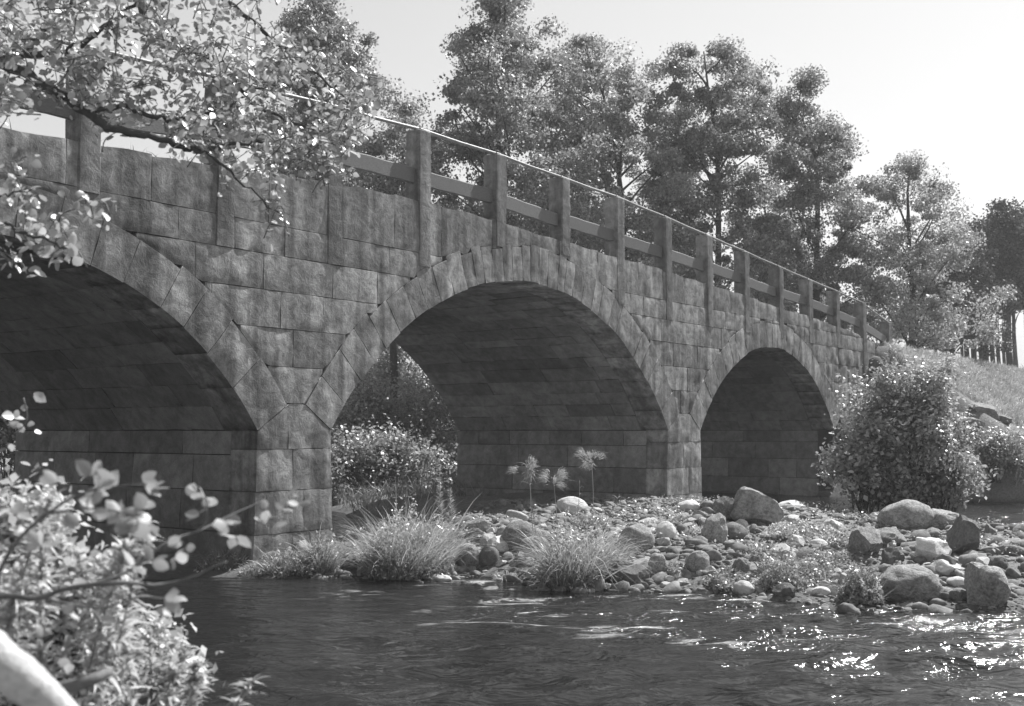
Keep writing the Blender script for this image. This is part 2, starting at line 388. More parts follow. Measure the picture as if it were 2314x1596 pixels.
# extrados of each ring of voussoirs (stepped a little from stone to stone)
VOUS = []
for ai, (cx, cz, r, t) in enumerate(ARCH):
    a0 = math.asin((SPR-cz)/r); a1 = math.pi-a0; ang = [a0]
    rs = np.random.default_rng(100+ai)
    base = {0: .47, 1: .31, 2: .38}[ai]
    while ang[-1] < a1:
        k = abs(ang[-1]-math.pi/2)/(math.pi/2-a0)
        ang.append(ang[-1]+base*(.78+.5*k)*rs.uniform(.8, 1.25)/r)
    ang = np.array(ang); ang = a0+(ang-a0)*(a1-a0)/(ang[-1]-a0)
    th = np.array([t+rs.uniform(-.035, .05)+(.06 if (ai == 1 and q < math.pi/2) else 0) for q in ang[:-1]])
    VOUS.append((cx, cz, r, ang, th))
def extr(x):
    x = np.asarray(x, float); z = np.full(x.shape, -9.0)
    for cx, cz, r, ang, th in VOUS:
        ro = r+th.mean(); zz = cz+np.sqrt(np.maximum(ro*ro-(x-cx)**2, 0))
        a = np.arctan2(zz-cz, x-cx); k = np.clip(np.searchsorted(ang, a)-1, 0, len(th)-1)
        ro = r+th[k]; zz = cz+np.sqrt(np.maximum(ro*ro-(x-cx)**2, 0)); a = np.arctan2(zz-cz, x-cx)
        ok = (a >= ang[0]-.004) & (a <= ang[-1]+.004) & (np.abs(x-cx) < ro)
        z = np.where(ok, np.maximum(z, zz), z)
    return z
n_part = {}
def part(name, V, F, mat):
    n_part[name] = n_part.get(name, 0)+1
    return obj(name, V, F, mat, bridge)
for cx, cz, r, ang, th in VOUS:
    for i in range(len(th)):
        a, b2 = ang[i], ang[i+1]; seed += 1
        def vm(u, v, w, cx=cx, cz=cz): return np.stack([cx+v*np.cos(u), -w-.012, cz+v*np.sin(u)], -1)
        us = np.linspace(a, b2, 5); jit = .012*math.sin(seed*5.1)
        V, F = stone(us, np.full(5, r+jit), np.full(5, r+th[i]), 7, vm, .62, .003, .003, .018, seed, 4, .0009)
        V[:, 0] += 0
        part('voussoir', V, F, M['facade'])
# spandrel and parapet courses
def joints_random(x0, x1, lmin, lmax, rs):
    j = [x0]
    while j[-1] < x1: j.append(j[-1]+rs.uniform(lmin, lmax))
    if j[-1]-x1 > .4*(j[-1]-j[-2]) and len(j) > 2: j.pop()
    j[-1] = x1; return j
POSTX = [-3.93, -2.0, -.17, 1.73, 3.63, 5.53, 7.47, 9.41, 11.33, 13.27, 15.17, 17.1, 19.1, 21.05, 23.05, 25.2, 27.5]
POSTT = [5.75, 5.86, 5.97, 6.1, 6.2, 6.27, 6.28, 6.24, 6.21, 6.12, 6.01, 5.9, 5.78, 5.67, 5.57, 5.44, 5.06]
KNOWN = {2.11: [.3, 1.2], 2.58: [2.0, 2.9, 3.9], 3.07: [.2, 1.55, 2.67, 3.44], 3.56: [1.3, 2.37, 3.61, 4.5], 4.01: [-.2, 1.04, 1.9, 2.73, 3.75], 4.40: [.65, 1.75, 2.45, 3.5]}
COURSES = [(1.52, 2.11), (2.11, 2.58), (2.58, 3.07), (3.07, 3.55), (3.55, 4.01), (4.01, 4.40), (4.40, 9)]
for ci, (z0, z1) in enumerate(COURSES):
    rs = np.random.default_rng(40+ci)
    kn = [v for k, v in KNOWN.items() if abs(k-z0) < .05]
    j = joints_random(-9, kn[0][0], .8, 1.3, rs)[:-1]+kn[0]+joints_random(kn[0][-1], XR, .7, 1.45, rs)[1:] if kn else joints_random(-9, XR, .7, 1.4, rs)
    if ci == 0: j = []          # the lowest course is only the pier heads, below
    for xa, xb in zip(j[:-1], j[1:]):
        u = np.linspace(xa, xb, max(4, int((xb-xa)/.035)+1))
        l = np.maximum(z0, extr(u)); h = np.minimum(z1, top(u)) if z1 < 9 else top(u)+.01*np.sin(u*7+xa)+rs.uniform(-.02, .015)
        slopeedge = 26.1-np.clip(z0-3, -3, 0)*.25
        ok = (h-l > .05) & (u < slopeedge)
        # runs of usable columns
        i = 0
        while i < len(u):
            if ok[i]:
                k = i
                while k+1 < len(u) and ok[k+1]: k += 1
                if k-i >= 2:
                    uu = np.linspace(u[i], u[k], max(3, int((u[k]-u[i])/.11)+2)); ll = np.interp(uu, u, l); hh = np.interp(uu, u, h)
                    seed += 1
                    V, F = stone(uu, ll, hh, 6, face_map, .13, .0035, rs.uniform(.0, .004), rs.uniform(.006, .018) if rs.uniform() < .7 else rs.uniform(.022, .04), seed)
                    part('facing_stone', V, F, M['facade'])
                i = k+1
            else: i += 1
# pier heads and pier courses
PIERS = [(2.31, 3.60, ARCH[0], ARCH[1]), (13.16, 14.62, ARCH[1], ARCH[2])]
def pier_top(u, aL, aR, x0, x1):
    sL = (SPR-aL[1])/(x0-aL[0]); sR = (SPR-aR[1])/(x1-aR[0])
    return np.minimum(np.minimum(SPR+(u-x0)*sL, SPR+(u-x1)*sR), 2.11)
def batter(u, v, xm): return u+(u-xm)*np.clip(SPR-v, 0, 3)*.055
for x0, x1, aL, aR in PIERS:
    xm = (x0+x1)/2
    def pm(u, v, w, xm=xm): return np.stack([batter(u, v, xm), -w-.004, v], -1)
    xj = x0+(x1-x0)*.4
    for xa, xb in ((x0, xj), (xj, x1)):
        u = np.linspace(xa, xb, 9); seed += 1
        V, F = stone(u, np.full(9, 1.52), pier_top(u, aL, aR, x0, x1), 6, pm, .5, .004, .006, .022, seed); part('pier_stone', V, F, M['facade'])
    for k, (z0, z1) in enumerate([(.99, 1.52), (.45, .99), (-.1, .45), (-.6, -.1)]):
        xj = x0+(x1-x0)*(.47 if k % 2 == 0 else .62)
        for xa, xb in ((x0, xj), (xj, x1)):
            u = np.linspace(xa, xb, 8); seed += 1
            V, F = stone(u, np.full(8, z0), np.full(8, z1), 6, pm, .5, .004, .006, .022, seed); part('pier_stone', V, F, M['facade'])
# right abutment below the springing
for z0, z1 in ((-.1, .5), (.5, 1.0), (1.0, 1.52), (1.52, 2.11)):
    for xa, xb in ((22.58, 23.5), (23.5, 24.6)):
        u = np.linspace(xa, xb, 7); l = np.maximum(z0, extr(u)); h = np.full(7, z1)
        if (h-l).min() < .04:
            q = np.nonzero(h-l > .05)[0]
            if len(q) < 3: continue
            u = np.linspace(u[q[0]], u[-1], 7); l = np.maximum(z0, extr(u)); h = np.full(7, z1)
        seed += 1; V, F = stone(u, l, np.maximum(h, l+.01), 5, face_map, .55, .005, .012, .03, seed); part('facing_stone', V, F, M['facade'])
# inner faces of the piers (seen from the left) and vault stones
def side_wall(x, sgn, rows, rs, xm, hidden=False):
    global seed
    acc = MB()
    for z0, z1 in rows:
        j = [.48]+joints_random(.48+rs.uniform(.5, 1.1), DEPTH, .8, 1.4, rs)
        for ya, yb in zip(j[:-1], j[1:]):
            u = np.linspace(ya, yb, 6); seed += 1
            def sm(u, v, w): return np.stack([batter(np.full_like(u, x), v, xm)+sgn*w, u, v], -1)
            V, F = stone(u, np.full(6, z0), np.full(6, z1), 4, sm, .2, .007, .02, .025, seed)
            if hidden: acc.add(V, F)
            else: part('wall_stone', V, F, M['soffit'])
    if hidden: tag(acc.build('wall_stone', M['soffit'], bridge), kind='stuff')
rows = [(1.45, SPR), (.99, 1.45), (.47, .99), (-.08, .47), (-.6, -.08)]
rs = np.random.default_rng(77)
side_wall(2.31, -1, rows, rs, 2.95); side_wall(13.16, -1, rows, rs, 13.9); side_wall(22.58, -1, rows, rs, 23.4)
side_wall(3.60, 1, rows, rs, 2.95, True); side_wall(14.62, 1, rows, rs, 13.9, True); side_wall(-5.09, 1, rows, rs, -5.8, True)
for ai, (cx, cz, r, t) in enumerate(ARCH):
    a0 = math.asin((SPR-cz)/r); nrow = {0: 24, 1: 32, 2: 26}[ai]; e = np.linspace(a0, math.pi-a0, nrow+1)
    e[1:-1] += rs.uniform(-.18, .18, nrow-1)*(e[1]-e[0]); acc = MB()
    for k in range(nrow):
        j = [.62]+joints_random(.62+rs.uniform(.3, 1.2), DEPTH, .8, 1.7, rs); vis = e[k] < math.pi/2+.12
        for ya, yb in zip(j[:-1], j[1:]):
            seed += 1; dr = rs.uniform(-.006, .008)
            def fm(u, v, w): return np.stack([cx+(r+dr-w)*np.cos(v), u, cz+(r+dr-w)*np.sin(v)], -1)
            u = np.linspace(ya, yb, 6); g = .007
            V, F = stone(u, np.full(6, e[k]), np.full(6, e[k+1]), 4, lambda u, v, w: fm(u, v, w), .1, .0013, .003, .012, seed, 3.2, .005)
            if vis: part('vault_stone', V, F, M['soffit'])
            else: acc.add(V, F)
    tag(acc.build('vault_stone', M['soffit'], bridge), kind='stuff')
# posts, rails and the handrail
def box_rough(x0, x1, y0, y1, z0, z1, nz, rough, seed, bev=.018):
    prof = [(x0+bev, y0), (x0+.5*(x1-x0), y0-.006), (x1-bev, y0), (x1, y0+bev), (x1, y1-bev), (x1-bev, y1), (x0+bev, y1), (x0, y1-bev), (x0, (y0+y1)/2), (x0, y0+bev)]
    zs = np.concatenate([np.linspace(z0, z1-bev, nz), [z1]]); V = []
    xm, ym = (x0+x1)/2, (y0+y1)/2
    for i, z in enumerate(zs):
        s = 1-.10*(i == len(zs)-1)
        for x, y in prof: V.append((xm+(x-xm)*s, ym+(y-ym)*s, z))
    V = np.array(V); k = len(prof)
    nv = vnoise(V, 4.5, seed, 3); V[:, 0] += nv*rough; V[:, 1] += vnoise(V, 4.5, seed+9, 3)*rough; V[-k:, 2] += vnoise(V[-k:], 6, seed+3, 2)*.02
    F = [(i*k+j, i*k+(j+1) % k, (i+1)*k+(j+1) % k, (i+1)*k+j) for i in range(len(zs)-1) for j in range(k)] + [tuple((len(zs)-1)*k+j for j in range(k))]
    return V, F
for i, (x, zt) in enumerate(zip(POSTX, POSTT)):
    zb = 4.01 if x < 24 else 3.3
    if i == 2: zb = 4.36
    if abs(x-8.38) < 3: zb = max(zb, float(extr(np.array([x]))[0])+.02)
    w = .142 if i < 15 else .15; seed += 1
    V, F = box_rough(x-w, x+w, -.016, .27, zb, zt, 9, .015, seed); part('stone_post', V, F, M['post']).data.set_sharp_from_angle(angle=.5)
for i in range(len(POSTX)-1):
    xa, xb = POSTX[i]+.12, POSTX[i+1]-.12; za, zb = float(top(xa))+.40, float(top(min(xb, 26.8)))+.40
    za += .02*math.sin(i*2.1); zb += .02*math.cos(i*3.7); V = []; seg = 6
    for x in np.linspace(xa, xb, seg):
        z = za+(zb-za)*(x-xa)/(xb-xa); dz = .006*math.sin(x*9)
        for y, q in ((.07, -.115), (.07, .095), (.085, .11), (.135, .11), (.15, .095), (.15, -.115)): V.append((x, y, z+q+dz))
    F = [(a*6+j, a*6+(j+1) % 6, (a+1)*6+(j+1) % 6, (a+1)*6+j) for a in range(seg-1) for j in range(6)]+[tuple(range(5, -1, -1)), tuple((seg-1)*6+j for j in range(6))]
    part('timber_rail', V, F, M['timber']).data.set_sharp_from_angle(angle=.4)
pp = [(x, .09, z+.03) for x, z in zip(POSTX, POSTT)]
fine = []
for a, b2 in zip(pp[:-1], pp[1:]):
    for s in (0, .5): fine.append((a[0]+(b2[0]-a[0])*s, .09, a[2]+(b2[2]-a[2])*s-.012*(s > 0)))
fine.append(pp[-1]); V, F = tube(fine, .027, 8); part('handrail', V, F, M['pipe'])
acc = MB()
for p in pp[2:]: acc.add(*tube([(p[0]-.05, .09, p[2]-.004), (p[0]+.05, .09, p[2]-.006)], .034, 8))
acc.build('handrail_sleeves', M['pipe'], bridge)

# ------------------------------------------------------------------ foliage helpers
def blades(base, direc, length, width, bend, seg=4, side=None):
    """curved tapering strips: base (n,3), direc (n,3), arrays of length, width, bend"""
    n = len(base); direc = unit(direc); sd = side if side is not None else unit(np.cross(direc, rng.normal(size=(n, 3))))
    out = []; hor = direc*[1, 1, 0]+rng.normal(0, .15, (n, 3))*[1, 1, 0]; hor = unit(hor)
    for i in range(seg+1):
        t = i/seg; c = base+direc*(length*t)[:, None]*(1-.25*t*bend[:, None]) + hor*(length*bend*t*t*.55)[:, None] - np.array([0, 0, 1])*(length*bend*t**3*.5)[:, None]
        w = width*(1-t**1.5)*.5*(.6+.4*min(1, t*4))
        if i == seg: out.append(c[:, None])
        else: out.append(np.stack([c-sd*w[:, None], c+sd*w[:, None]], 1))
    V = np.concatenate(out, 1); k = V.shape[1]; F = []
    off = (np.arange(n)*k)[:, None]
    quads = np.concatenate([off+np.array([2*i, 2*i+1, 2*i+3, 2*i+2]) for i in range(seg-1)])
    tri = off+np.array([2*seg-2, 2*seg-1, 2*seg, 2*seg])
    # last facet as a quad with a tiny tip
    V2 = V.reshape(-1, 3)
    tips = V[:, -1]; V2 = np.concatenate([V2, tips+sd*.0006]); tri[:, 2] = off[:, 0]+2*seg; tri[:, 3] = off[:, 0]+2*seg
    tri = np.stack([off[:, 0]+2*seg-2, off[:, 0]+2*seg-1, n*k+np.arange(n), off[:, 0]+2*seg], 1)
    return V2, np.concatenate([quads, tri])
def leafquads(c, nrm, axis_, L, W):
    """folded rhombic leaves: 4 verts, one quad each"""
    nrm = unit(nrm); ax = unit(axis_-nrm*(axis_*nrm).sum(-1, keepdims=True)); sd = np.cross(nrm, ax)
    L = L[:, None]; W = W[:, None]
    V = np.stack([c-ax*L*.5, c+sd*W*.5-ax*L*.08+nrm*W*.12, c+ax*L*.5, c-sd*W*.5-ax*L*.08+nrm*W*.12], 1)
    n = len(c); return V.reshape(-1, 3), np.arange(n*4).reshape(n, 4)
LT = np.array([(0, 0, 0), (.16, .22, .03), (.45, .34, .05), (.78, .22, .02), (1, 0, -.05), (.78, -.22, .02), (.45, -.34, .05), (.16, -.22, .03), (.3, 0, -.01), (.65, 0, -.02)])
LF = [(0, 8, 1), (1, 8, 9, 2), (2, 9, 3), (3, 9, 4), (0, 7, 8), (7, 6, 9, 8), (6, 5, 9), (5, 4, 9)]
def leaf_template(kind=0):
    V = LT.copy()
    if kind == 1: V[:, 2] *= -1.6; V[4, 2] = -.14
    if kind == 2: V[:, 1] *= 1.2; V[:, 2] += .10*V[:, 0]**2
    return V
LEAF_ME = {}
def leaf_mesh(mat, kind):
    k = (mat, kind)
    if k not in LEAF_ME:
        me = mesh_np('leaf', leaf_template(kind), LF); me.materials.append(M[mat]); LEAF_ME[k] = me
    return LEAF_ME[k]
def frames(n, nrm, ax):
    nrm = unit(nrm); ax = unit(ax-nrm*(ax*nrm).sum(-1, keepdims=True)); return ax, np.cross(nrm, ax), nrm
def shaped_leaves(root, mat, pos, nrm, ax, size, nparts=300):
    """the leaves that show largest are objects of their own, the rest one joined part"""
    ax, sd, nr = frames(len(pos), nrm, ax)
    px = (pos-CAM) @ RD/((pos-CAM) @ VD); py = (pos-CAM) @ UD/((pos-CAM) @ VD)
    inv = (np.abs(px) < .44) & (np.abs(py) < .305)
    show = size/np.maximum((pos-CAM) @ VD, .3)*np.abs((nr*unit(CAM-pos)).sum(-1))*inv
    order = np.argsort(-show); big = order[:nparts]; rest = order[nparts:]
    o0 = origin(root)
    for q, i in enumerate(big):
        o = bpy.data.objects.new('leaf', leaf_mesh(mat, q % 3)); COL.objects.link(o); o.parent = root
        s = size[i]; p = pos[i]-o0
        o.matrix_basis = Matrix(((ax[i, 0]*s, sd[i, 0]*s, nr[i, 0]*s, p[0]), (ax[i, 1]*s, sd[i, 1]*s, nr[i, 1]*s, p[1]), (ax[i, 2]*s, sd[i, 2]*s, nr[i, 2]*s, p[2]), (0, 0, 0, 1)))
    if len(rest):
        T = leaf_template(0); r = rest
        V = pos[r][:, None]+size[r][:, None, None]*(T[None, :, 0:1]*ax[r][:, None]+T[None, :, 1:2]*sd[r][:, None]+T[None, :, 2:3]*nr[r][:, None])
        F = []
        for i in range(len(r)): F += [tuple(a+i*10 for a in f) for f in LF]
        tag(obj('leaves', V.reshape(-1, 3), F, M[mat], root), kind='stuff')

# ------------------------------------------------------------------ trees behind the bridge
def tree(name, label, xs_px, depth, prof, nclump, nleaf, leaf, mat, group=None, lean=0.0, clump=.5, seed=0, limbs=26, dens=.42, trunk_r=.16, cat='tree'):
    """prof: list of (picture y, left x, right x) giving the crown outline where it stands"""
    rs = np.random.default_rng(900+seed)
    base = CAM+ray(xs_px, 973)*depth; gz = h1(base[0], base[1]); base[2] = gz
    root = thing(name, base, label, cat, group)
    pr = sorted(prof, key=lambda p: -p[0]); k = depth/F_PX
    zs = np.array([CAM[2]+(973-p[0])*k for p in pr]); cl = np.array([(p[1]+p[2])/2 for p in pr]); hw = np.array([(p[2]-p[1])/2*k for p in pr]); off = (cl-xs_px)*k
    z = zs[0]+(zs[-1]-zs[0])*rs.uniform(0, 1, nclump*3); w = np.interp(z, zs, hw); keep = rs.uniform(0, hw.max(), nclump*3) < w+.12*hw.max(); z = z[keep][:nclump]; n = len(z)
    a = rs.uniform(0, 2*np.pi, n); rr = np.interp(z, zs, hw)*np.clip(rs.uniform(.0, 1, n)**dens, .1, 1)
    lob = 1+.22*np.sin(a*3+z*1.3+seed)+.18*np.sin(z*3.1+seed*2+a)
    rr = rr*np.clip(lob, .6, 1.25)*1.16; o = np.interp(z, zs, off)
    cen = np.stack([base[0]+RD[0]*(o+rr*np.cos(a))+VD[0]*rr*np.sin(a), base[1]+RD[1]*(o+rr*np.cos(a))+VD[1]*rr*np.sin(a), z], 1)
    # trunk and limbs
    zt = zs[-1]-.3; npt = 9; tz = np.linspace(gz-.3, zt, npt); to = np.interp(tz, zs, off)*np.clip((tz-gz)/(zt-gz)*1.6, 0, 1)
    T = np.stack([base[0]+RD[0]*to+.08*np.sin(tz), base[1]+RD[1]*to+.08*np.cos(tz*.8), tz], 1)
    V, F = tube(T, trunk_r*(1-.9*np.linspace(0, 1, npt)**1.2)+.01, 8); obj('trunk', V, F, M['bark'], root)
    mb = MB()
    for i in rs.permutation(n)[:limbs]:
        zc = cen[i, 2]; z0 = max(gz+.6, zc-rs.uniform(.5, 1.6)-.3*np.hypot(*(cen[i, :2]-base[:2]))); p0 = np.array([np.interp(z0, tz, T[:, 0]), np.interp(z0, tz, T[:, 1]), z0])
        mid = (p0+cen[i])/2+rs.normal(0, .12, 3)+[0, 0, .1]; mb.add(*tube(spline([p0, mid, cen[i]], 6), np.linspace(trunk_r*.32, .012, 6), 5))
    mb.build('limbs', M['bark'], root)
    per = int(nleaf*2.1)//n+1; ci = np.repeat(np.arange(n), per)
    cs = clump*rs.uniform(.4, 1.45, n)
    d = np.clip(rs.normal(size=(len(ci), 3)), -1.6, 1.6)*[1, 1, .62]*cs[ci][:, None]*.55
    pos = cen[ci]+d
    nrm = rs.normal(size=(len(ci), 3))*.9+unit(d)*.6+[0, 0, .45]; ax = rs.normal(size=(len(ci), 3))+[0, 0, -.5]
    L = leaf*.82*rs.uniform(.55, 1.35, len(ci))
    V, F = leafquads(pos, nrm, ax, L, L*rs.uniform(.55, .85, len(ci)))
    obj('crown', V, F, M[mat], root, False)
    return root
tg = 'trees standing behind the bridge'
tree('deciduous_tree', 'tall tree partly hidden by the overhanging leaves at the upper left', 715, 36, [(520, 640, 800), (420, 610, 840), (300, 600, 850), (180, 610, 862), (100, 620, 815), (30, 640, 760), (-70, 660, 720)], 170, 20000, .14, 'tree_leaf', tg, seed=1)
tree('deciduous_tree', 'tallest dark tree, its pointed crown running out of the picture top', 1150, 38, [(620, 1000, 1300), (470, 960, 1320), (350, 940, 1310), (240, 955, 1285), (150, 1000, 1262), (80, 1050, 1235), (20, 1090, 1205), (-60, 1130, 1165)], 260, 34000, .14, 'tree_leaf', tg, seed=2)
tree('deciduous_tree', 'pale broad tree right of the tallest dark tree, its top a narrow tuft', 1400, 41, [(640, 1290, 1570), (500, 1270, 1560), (400, 1265, 1545), (300, 1250, 1525), (210, 1250, 1490), (150, 1262, 1420), (100, 1285, 1370), (66, 1310, 1345)], 250, 32000, .14, 'tree_leaf_light', tg, seed=3)
tree('deciduous_tree', 'large round topped tree in the middle of the row, a side shoot sticking up right', 1618, 42, [(700, 1520, 1760), (560, 1510, 1765), (420, 1505, 1755), (300, 1500, 1745), (220, 1490, 1730), (160, 1500, 1722), (110, 1530, 1680), (80, 1560, 1650)], 230, 32000, .14, 'tree_leaf', tg, seed=4)
tree('deciduous_tree', 'tree with a thin leaning spire right of the round topped tree', 1845, 44, [(740, 1750, 1980), (600, 1750, 1975), (460, 1750, 1965), (380, 1755, 1955), (300, 1765, 1930), (265, 1765, 1850), (220, 1775, 1850), (180, 1800, 1855), (160, 1825, 1850)], 220, 28000, .14, 'tree_leaf', tg, seed=5)
tree('deciduous_tree', 'airy low crowned tree above the far end of the bridge', 2060, 45, [(780, 1940, 2230), (680, 1940, 2230), (560, 1945, 2190), (470, 1955, 2170), (420, 1980, 2140), (380, 2020, 2110), (350, 2050, 2090)], 170, 17000, .14, 'tree_leaf_light', tg, seed=6)
tree('deciduous_tree', 'low bushy tree in the gap left of the tallest tree, behind the handrail', 890, 40, [(540, 760, 1010), (440, 770, 1000), (340, 830, 990), (270, 850, 970), (235, 880, 930)], 110, 13000, .14, 'tree_leaf', tg, seed=7)
tree('deciduous_tree', 'young tree filling the gap behind the spire tree and the middle posts', 1725, 50, [(760, 1640, 1830), (640, 1650, 1820), (520, 1670, 1800), (440, 1690, 1780), (400, 1710, 1750)], 110, 12000, .15, 'tree_leaf', tg, seed=8)
tree('deciduous_tree', 'pale young tree filling the gap between the tallest tree and the broad pale one', 1275, 46, [(640, 1180, 1380), (500, 1190, 1370), (380, 1200, 1350), (260, 1220, 1330), (190, 1250, 1310)], 120, 13000, .14, 'tree_leaf_light', tg, seed=9)
tree('deciduous_tree', 'pale young tree in the gap between the broad pale tree and the round topped one', 1515, 47, [(700, 1430, 1600), (560, 1430, 1600), (440, 1440, 1590), (340, 1460, 1570), (270, 1490, 1545)], 120, 13000, .14, 'tree_leaf_light', tg, seed=10)
tree('deciduous_tree', 'dark bushy tree low behind the airy tree, in front of the pines', 2150, 52, [(790, 2040, 2260), (700, 2050, 2260), (620, 2070, 2240), (560, 2100, 2210), (530, 2130, 2180)], 110, 12000, .15, 'pine', tg, seed=11)
for i, (px, dep, ys, lab) in enumerate([(2285, 58, 452, 'tallest dark pine at the right edge of the picture'), (2232, 62, 500, 'slim dark pine just left of the tallest pine'), (2190, 66, 515, 'short pine left of the other pines, above the grassy bank'), (2330, 60, 470, 'pine at the far right, mostly cut off by the picture edge'), (2140, 70, 560, 'low pine half hidden behind the airy tree')]):
    tree('pine_tree', lab, px, dep, [(680, px-48, px+48), (620, px-62, px+58), (560, px-45, px+45), (ys+20, px-18, px+18), (ys, px-6, px+6)], 60, 7000, .17, 'pine', 'pines at the right end of the wood', seed=20+i, clump=.7, limbs=14, trunk_r=.17)
for i, (px, dep) in enumerate([(2205, 64), (2222, 72), (2248, 66), (2262, 75), (2300, 70), (2180, 78), (2160, 74), (2120, 82), (2235, 80), (2275, 84), (2210, 86), (2190, 70), (2290, 78)]):
    tree('pine_tree', 'bare trunked pine in the row above the grassy slope', px, dep, [(690, px-40, px+40), (620, px-55, px+55), (560, px-35, px+35), (520, px-5, px+5)], 44, 4500, .18, 'pine', 'bare trunked pines of the far wood', seed=40+i, clump=.75, limbs=8, trunk_r=.15)

# ------------------------------------------------------------------ bushes
def bush(name, label, centre, rx, ry, rz, nclump, nleaf, leaf, mat, seed=0, group=None, clump=.28, stems=14, up=.8):
    rs = np.random.default_rng(1500+seed); c = np.asarray(centre, float); gz = h1(c[0], c[1])
    root = thing(name, (c[0], c[1], gz), label, 'bush', group)
    d = unit(rs.normal(size=(nclump, 3))); d[:, 2] = np.where(d[:, 2] < -.35, -d[:, 2], d[:, 2])
    r = rs.uniform(.0, 1, nclump)**.38; lob = 1+.28*np.sin(3*np.arctan2(d[:, 1], d[:, 0])+seed)+.16*np.sin(5*d[:, 2]*2+seed)+np.where(rs.uniform(0, 1, nclump) < .16, rs.uniform(.05, .4, nclump), 0)
    cen = c+d*(r*lob)[:, None]*np.array([rx, ry, rz]); cen[:, 2] = np.maximum(cen[:, 2], gz+.15)
    mb = MB()
    for i in rs.permutation(nclump)[:stems]:
        b0 = np.array([c[0], c[1], gz-.1])+rs.normal(0, .12, 3)*[1, 1, 0]; mb.add(*tube(spline([b0, (b0+cen[i])/2+[0, 0, .2], cen[i]], 6), np.linspace(.025, .006, 6), 5))
    mb.build('stems', M['bark'], root)
    per = nleaf//nclump+1; ci = np.repeat(np.arange(nclump), per); dd = rs.normal(size=(len(ci), 3))*clump*.6*rs.uniform(.45, 1.3, nclump)[ci][:, None]
    pos = cen[ci]+dd; pos[:, 2] = np.maximum(pos[:, 2], gz+.03)
    nrm = rs.normal(size=(len(ci), 3))*.7+unit(dd)*.4+[0, 0, up]; ax = rs.normal(size=(len(ci), 3))+[0, 0, -.4]
    L = leaf*rs.uniform(.6, 1.35, len(ci)); V, F = leafquads(pos, nrm, ax, L, L*rs.uniform(.5, .8, len(ci)))
    obj('foliage', V, F, M[mat], root, False); return root
p = at_depth(2050, 985, 21.5)
bush('leafy_bush', 'big rounded leafy bush against the right end of the bridge', p, 1.08, 1.0, 1.1, 120, 21000, .08, 'bush_leaf', 1, clump=.25, stems=12)
p = at_depth(1955, 1062, 21.3)
bush('low_shrub', 'pale leafy shrub at the foot of the right arch, left of the big bush', p, .62, .55, .55, 60, 7500, .10, 'bush_leaf', 23, clump=.22)
p = at_depth(2020, 1112, 21.2)
bush('low_shrub', 'dark low shrub spreading under the left side of the big bush', p, .62, .6, .36, 60, 6000, .085, 'tree_leaf', 21, clump=.22, up=.2)
p = at_depth(2130, 1100, 21.5)
bush('low_shrub', 'dark low shrub under the right side of the big bush, by the bank rocks', p, .7, .6, .45, 60, 6000, .085, 'tree_leaf', 22, clump=.24, up=.2)
p = hit(2252, 1085)+[0, 0, .5]
bush('leafy_bush', 'small pale bush at the right edge among the bank rocks', p, .75, .7, .7, 90, 8000, .075, 'bush_leaf', 2, clump=.22)
p = at_facade(830, 975, 12.0)
bush('leafy_bush', 'pale taller bush seen through the middle arch beside the left pier', p, .9, 1.2, 1.9, 80, 12000, .10, 'tree_leaf_light', 3, 'bushes seen through the middle arch', clump=.4)
p = at_facade(945, 1000, 10.5)
bush('leafy_bush', 'dull leafy bush seen through the middle arch, right of the pale taller one', p, .8, 1.2, 1.2, 60, 9000, .09, 'tree_leaf', 4, 'bushes seen through the middle arch', clump=.3)
p = at_facade(850, 1075, 8.6)
bush('leafy_bush', 'low dark bush at the foot of the bushes seen through the middle arch', p, 2.4, .8, .85, 130, 12000, .10, 'tree_leaf', 5, clump=.36)
for i, (px, Y, hgt) in enumerate([(1020, 15, 3.6), (860, 17, 5.2), (740, 16, 4.4), (30, 11, 3.4), (880, 21, 7.0), (800, 22, 6.6)]):
    p = at_facade(px, 970, Y); bush('tall_shrub', ['dark shrub seen low through the right of the middle arch opening', 'tall dark shrub in the middle of the middle arch opening', 'dark shrub seen beside the left pier in the middle arch', 'dark shrub seen at the left picture edge under the left arch', 'tallest shrub at the back of the middle arch opening', 'tall shrub at the back of the middle arch opening, beside the left pier'][i], (p[0], p[1], hgt*.45), 1.7, 1.6, hgt*.6, 120, 11000, .12, 'tree_leaf', 10+i, 'tall shrubs on the far bank behind the bridge', clump=.5)

# ------------------------------------------------------------------ boulders and cobbles
def rock_mesh(seed, sub=3, angular=.0, lump=.16, cuts=7, flat=0.0):
    bm = bmesh.new(); bmesh.ops.create_icosphere(bm, subdivisions=sub, radius=1)
    V = np.array([v.co[:] for v in bm.verts]); F = [tuple(v.index for v in f.verts) for f in bm.faces]; bm.free()
    rs = np.random.default_rng(seed)
    n = vnoise(V, .9, seed, 3); V = V*(1+lump*1.3*n)[:, None]
    for _ in range(cuts):
        d = unit(rs.normal(size=3)); lim = 1-rs.uniform(.15, .52)*angular-.03
        s = V @ d; V = V-np.outer(np.maximum(s-lim, 0)*(1.0 if angular > .4 else .75), d)
    V += unit(V)*(.05*lump/.16*vnoise(V, 3.0, seed+5, 3))[:, None]
    me = mesh_np('rock', V, F)
    if angular > .35: me.set_sharp_from_angle(angle=.42)
    return me
def put(name, me, mat, loc, dims, rz, tilt, label, cat, group=None):
    me2 = me
    if not me2.materials: me2.materials.append(M[mat])
    o = bpy.data.objects.new(name, me2); COL.objects.link(o); o.location = [float(c) for c in loc]; o.scale = dims; o.rotation_euler = (tilt[0], tilt[1], rz)
    return tag(o, label, cat, group)
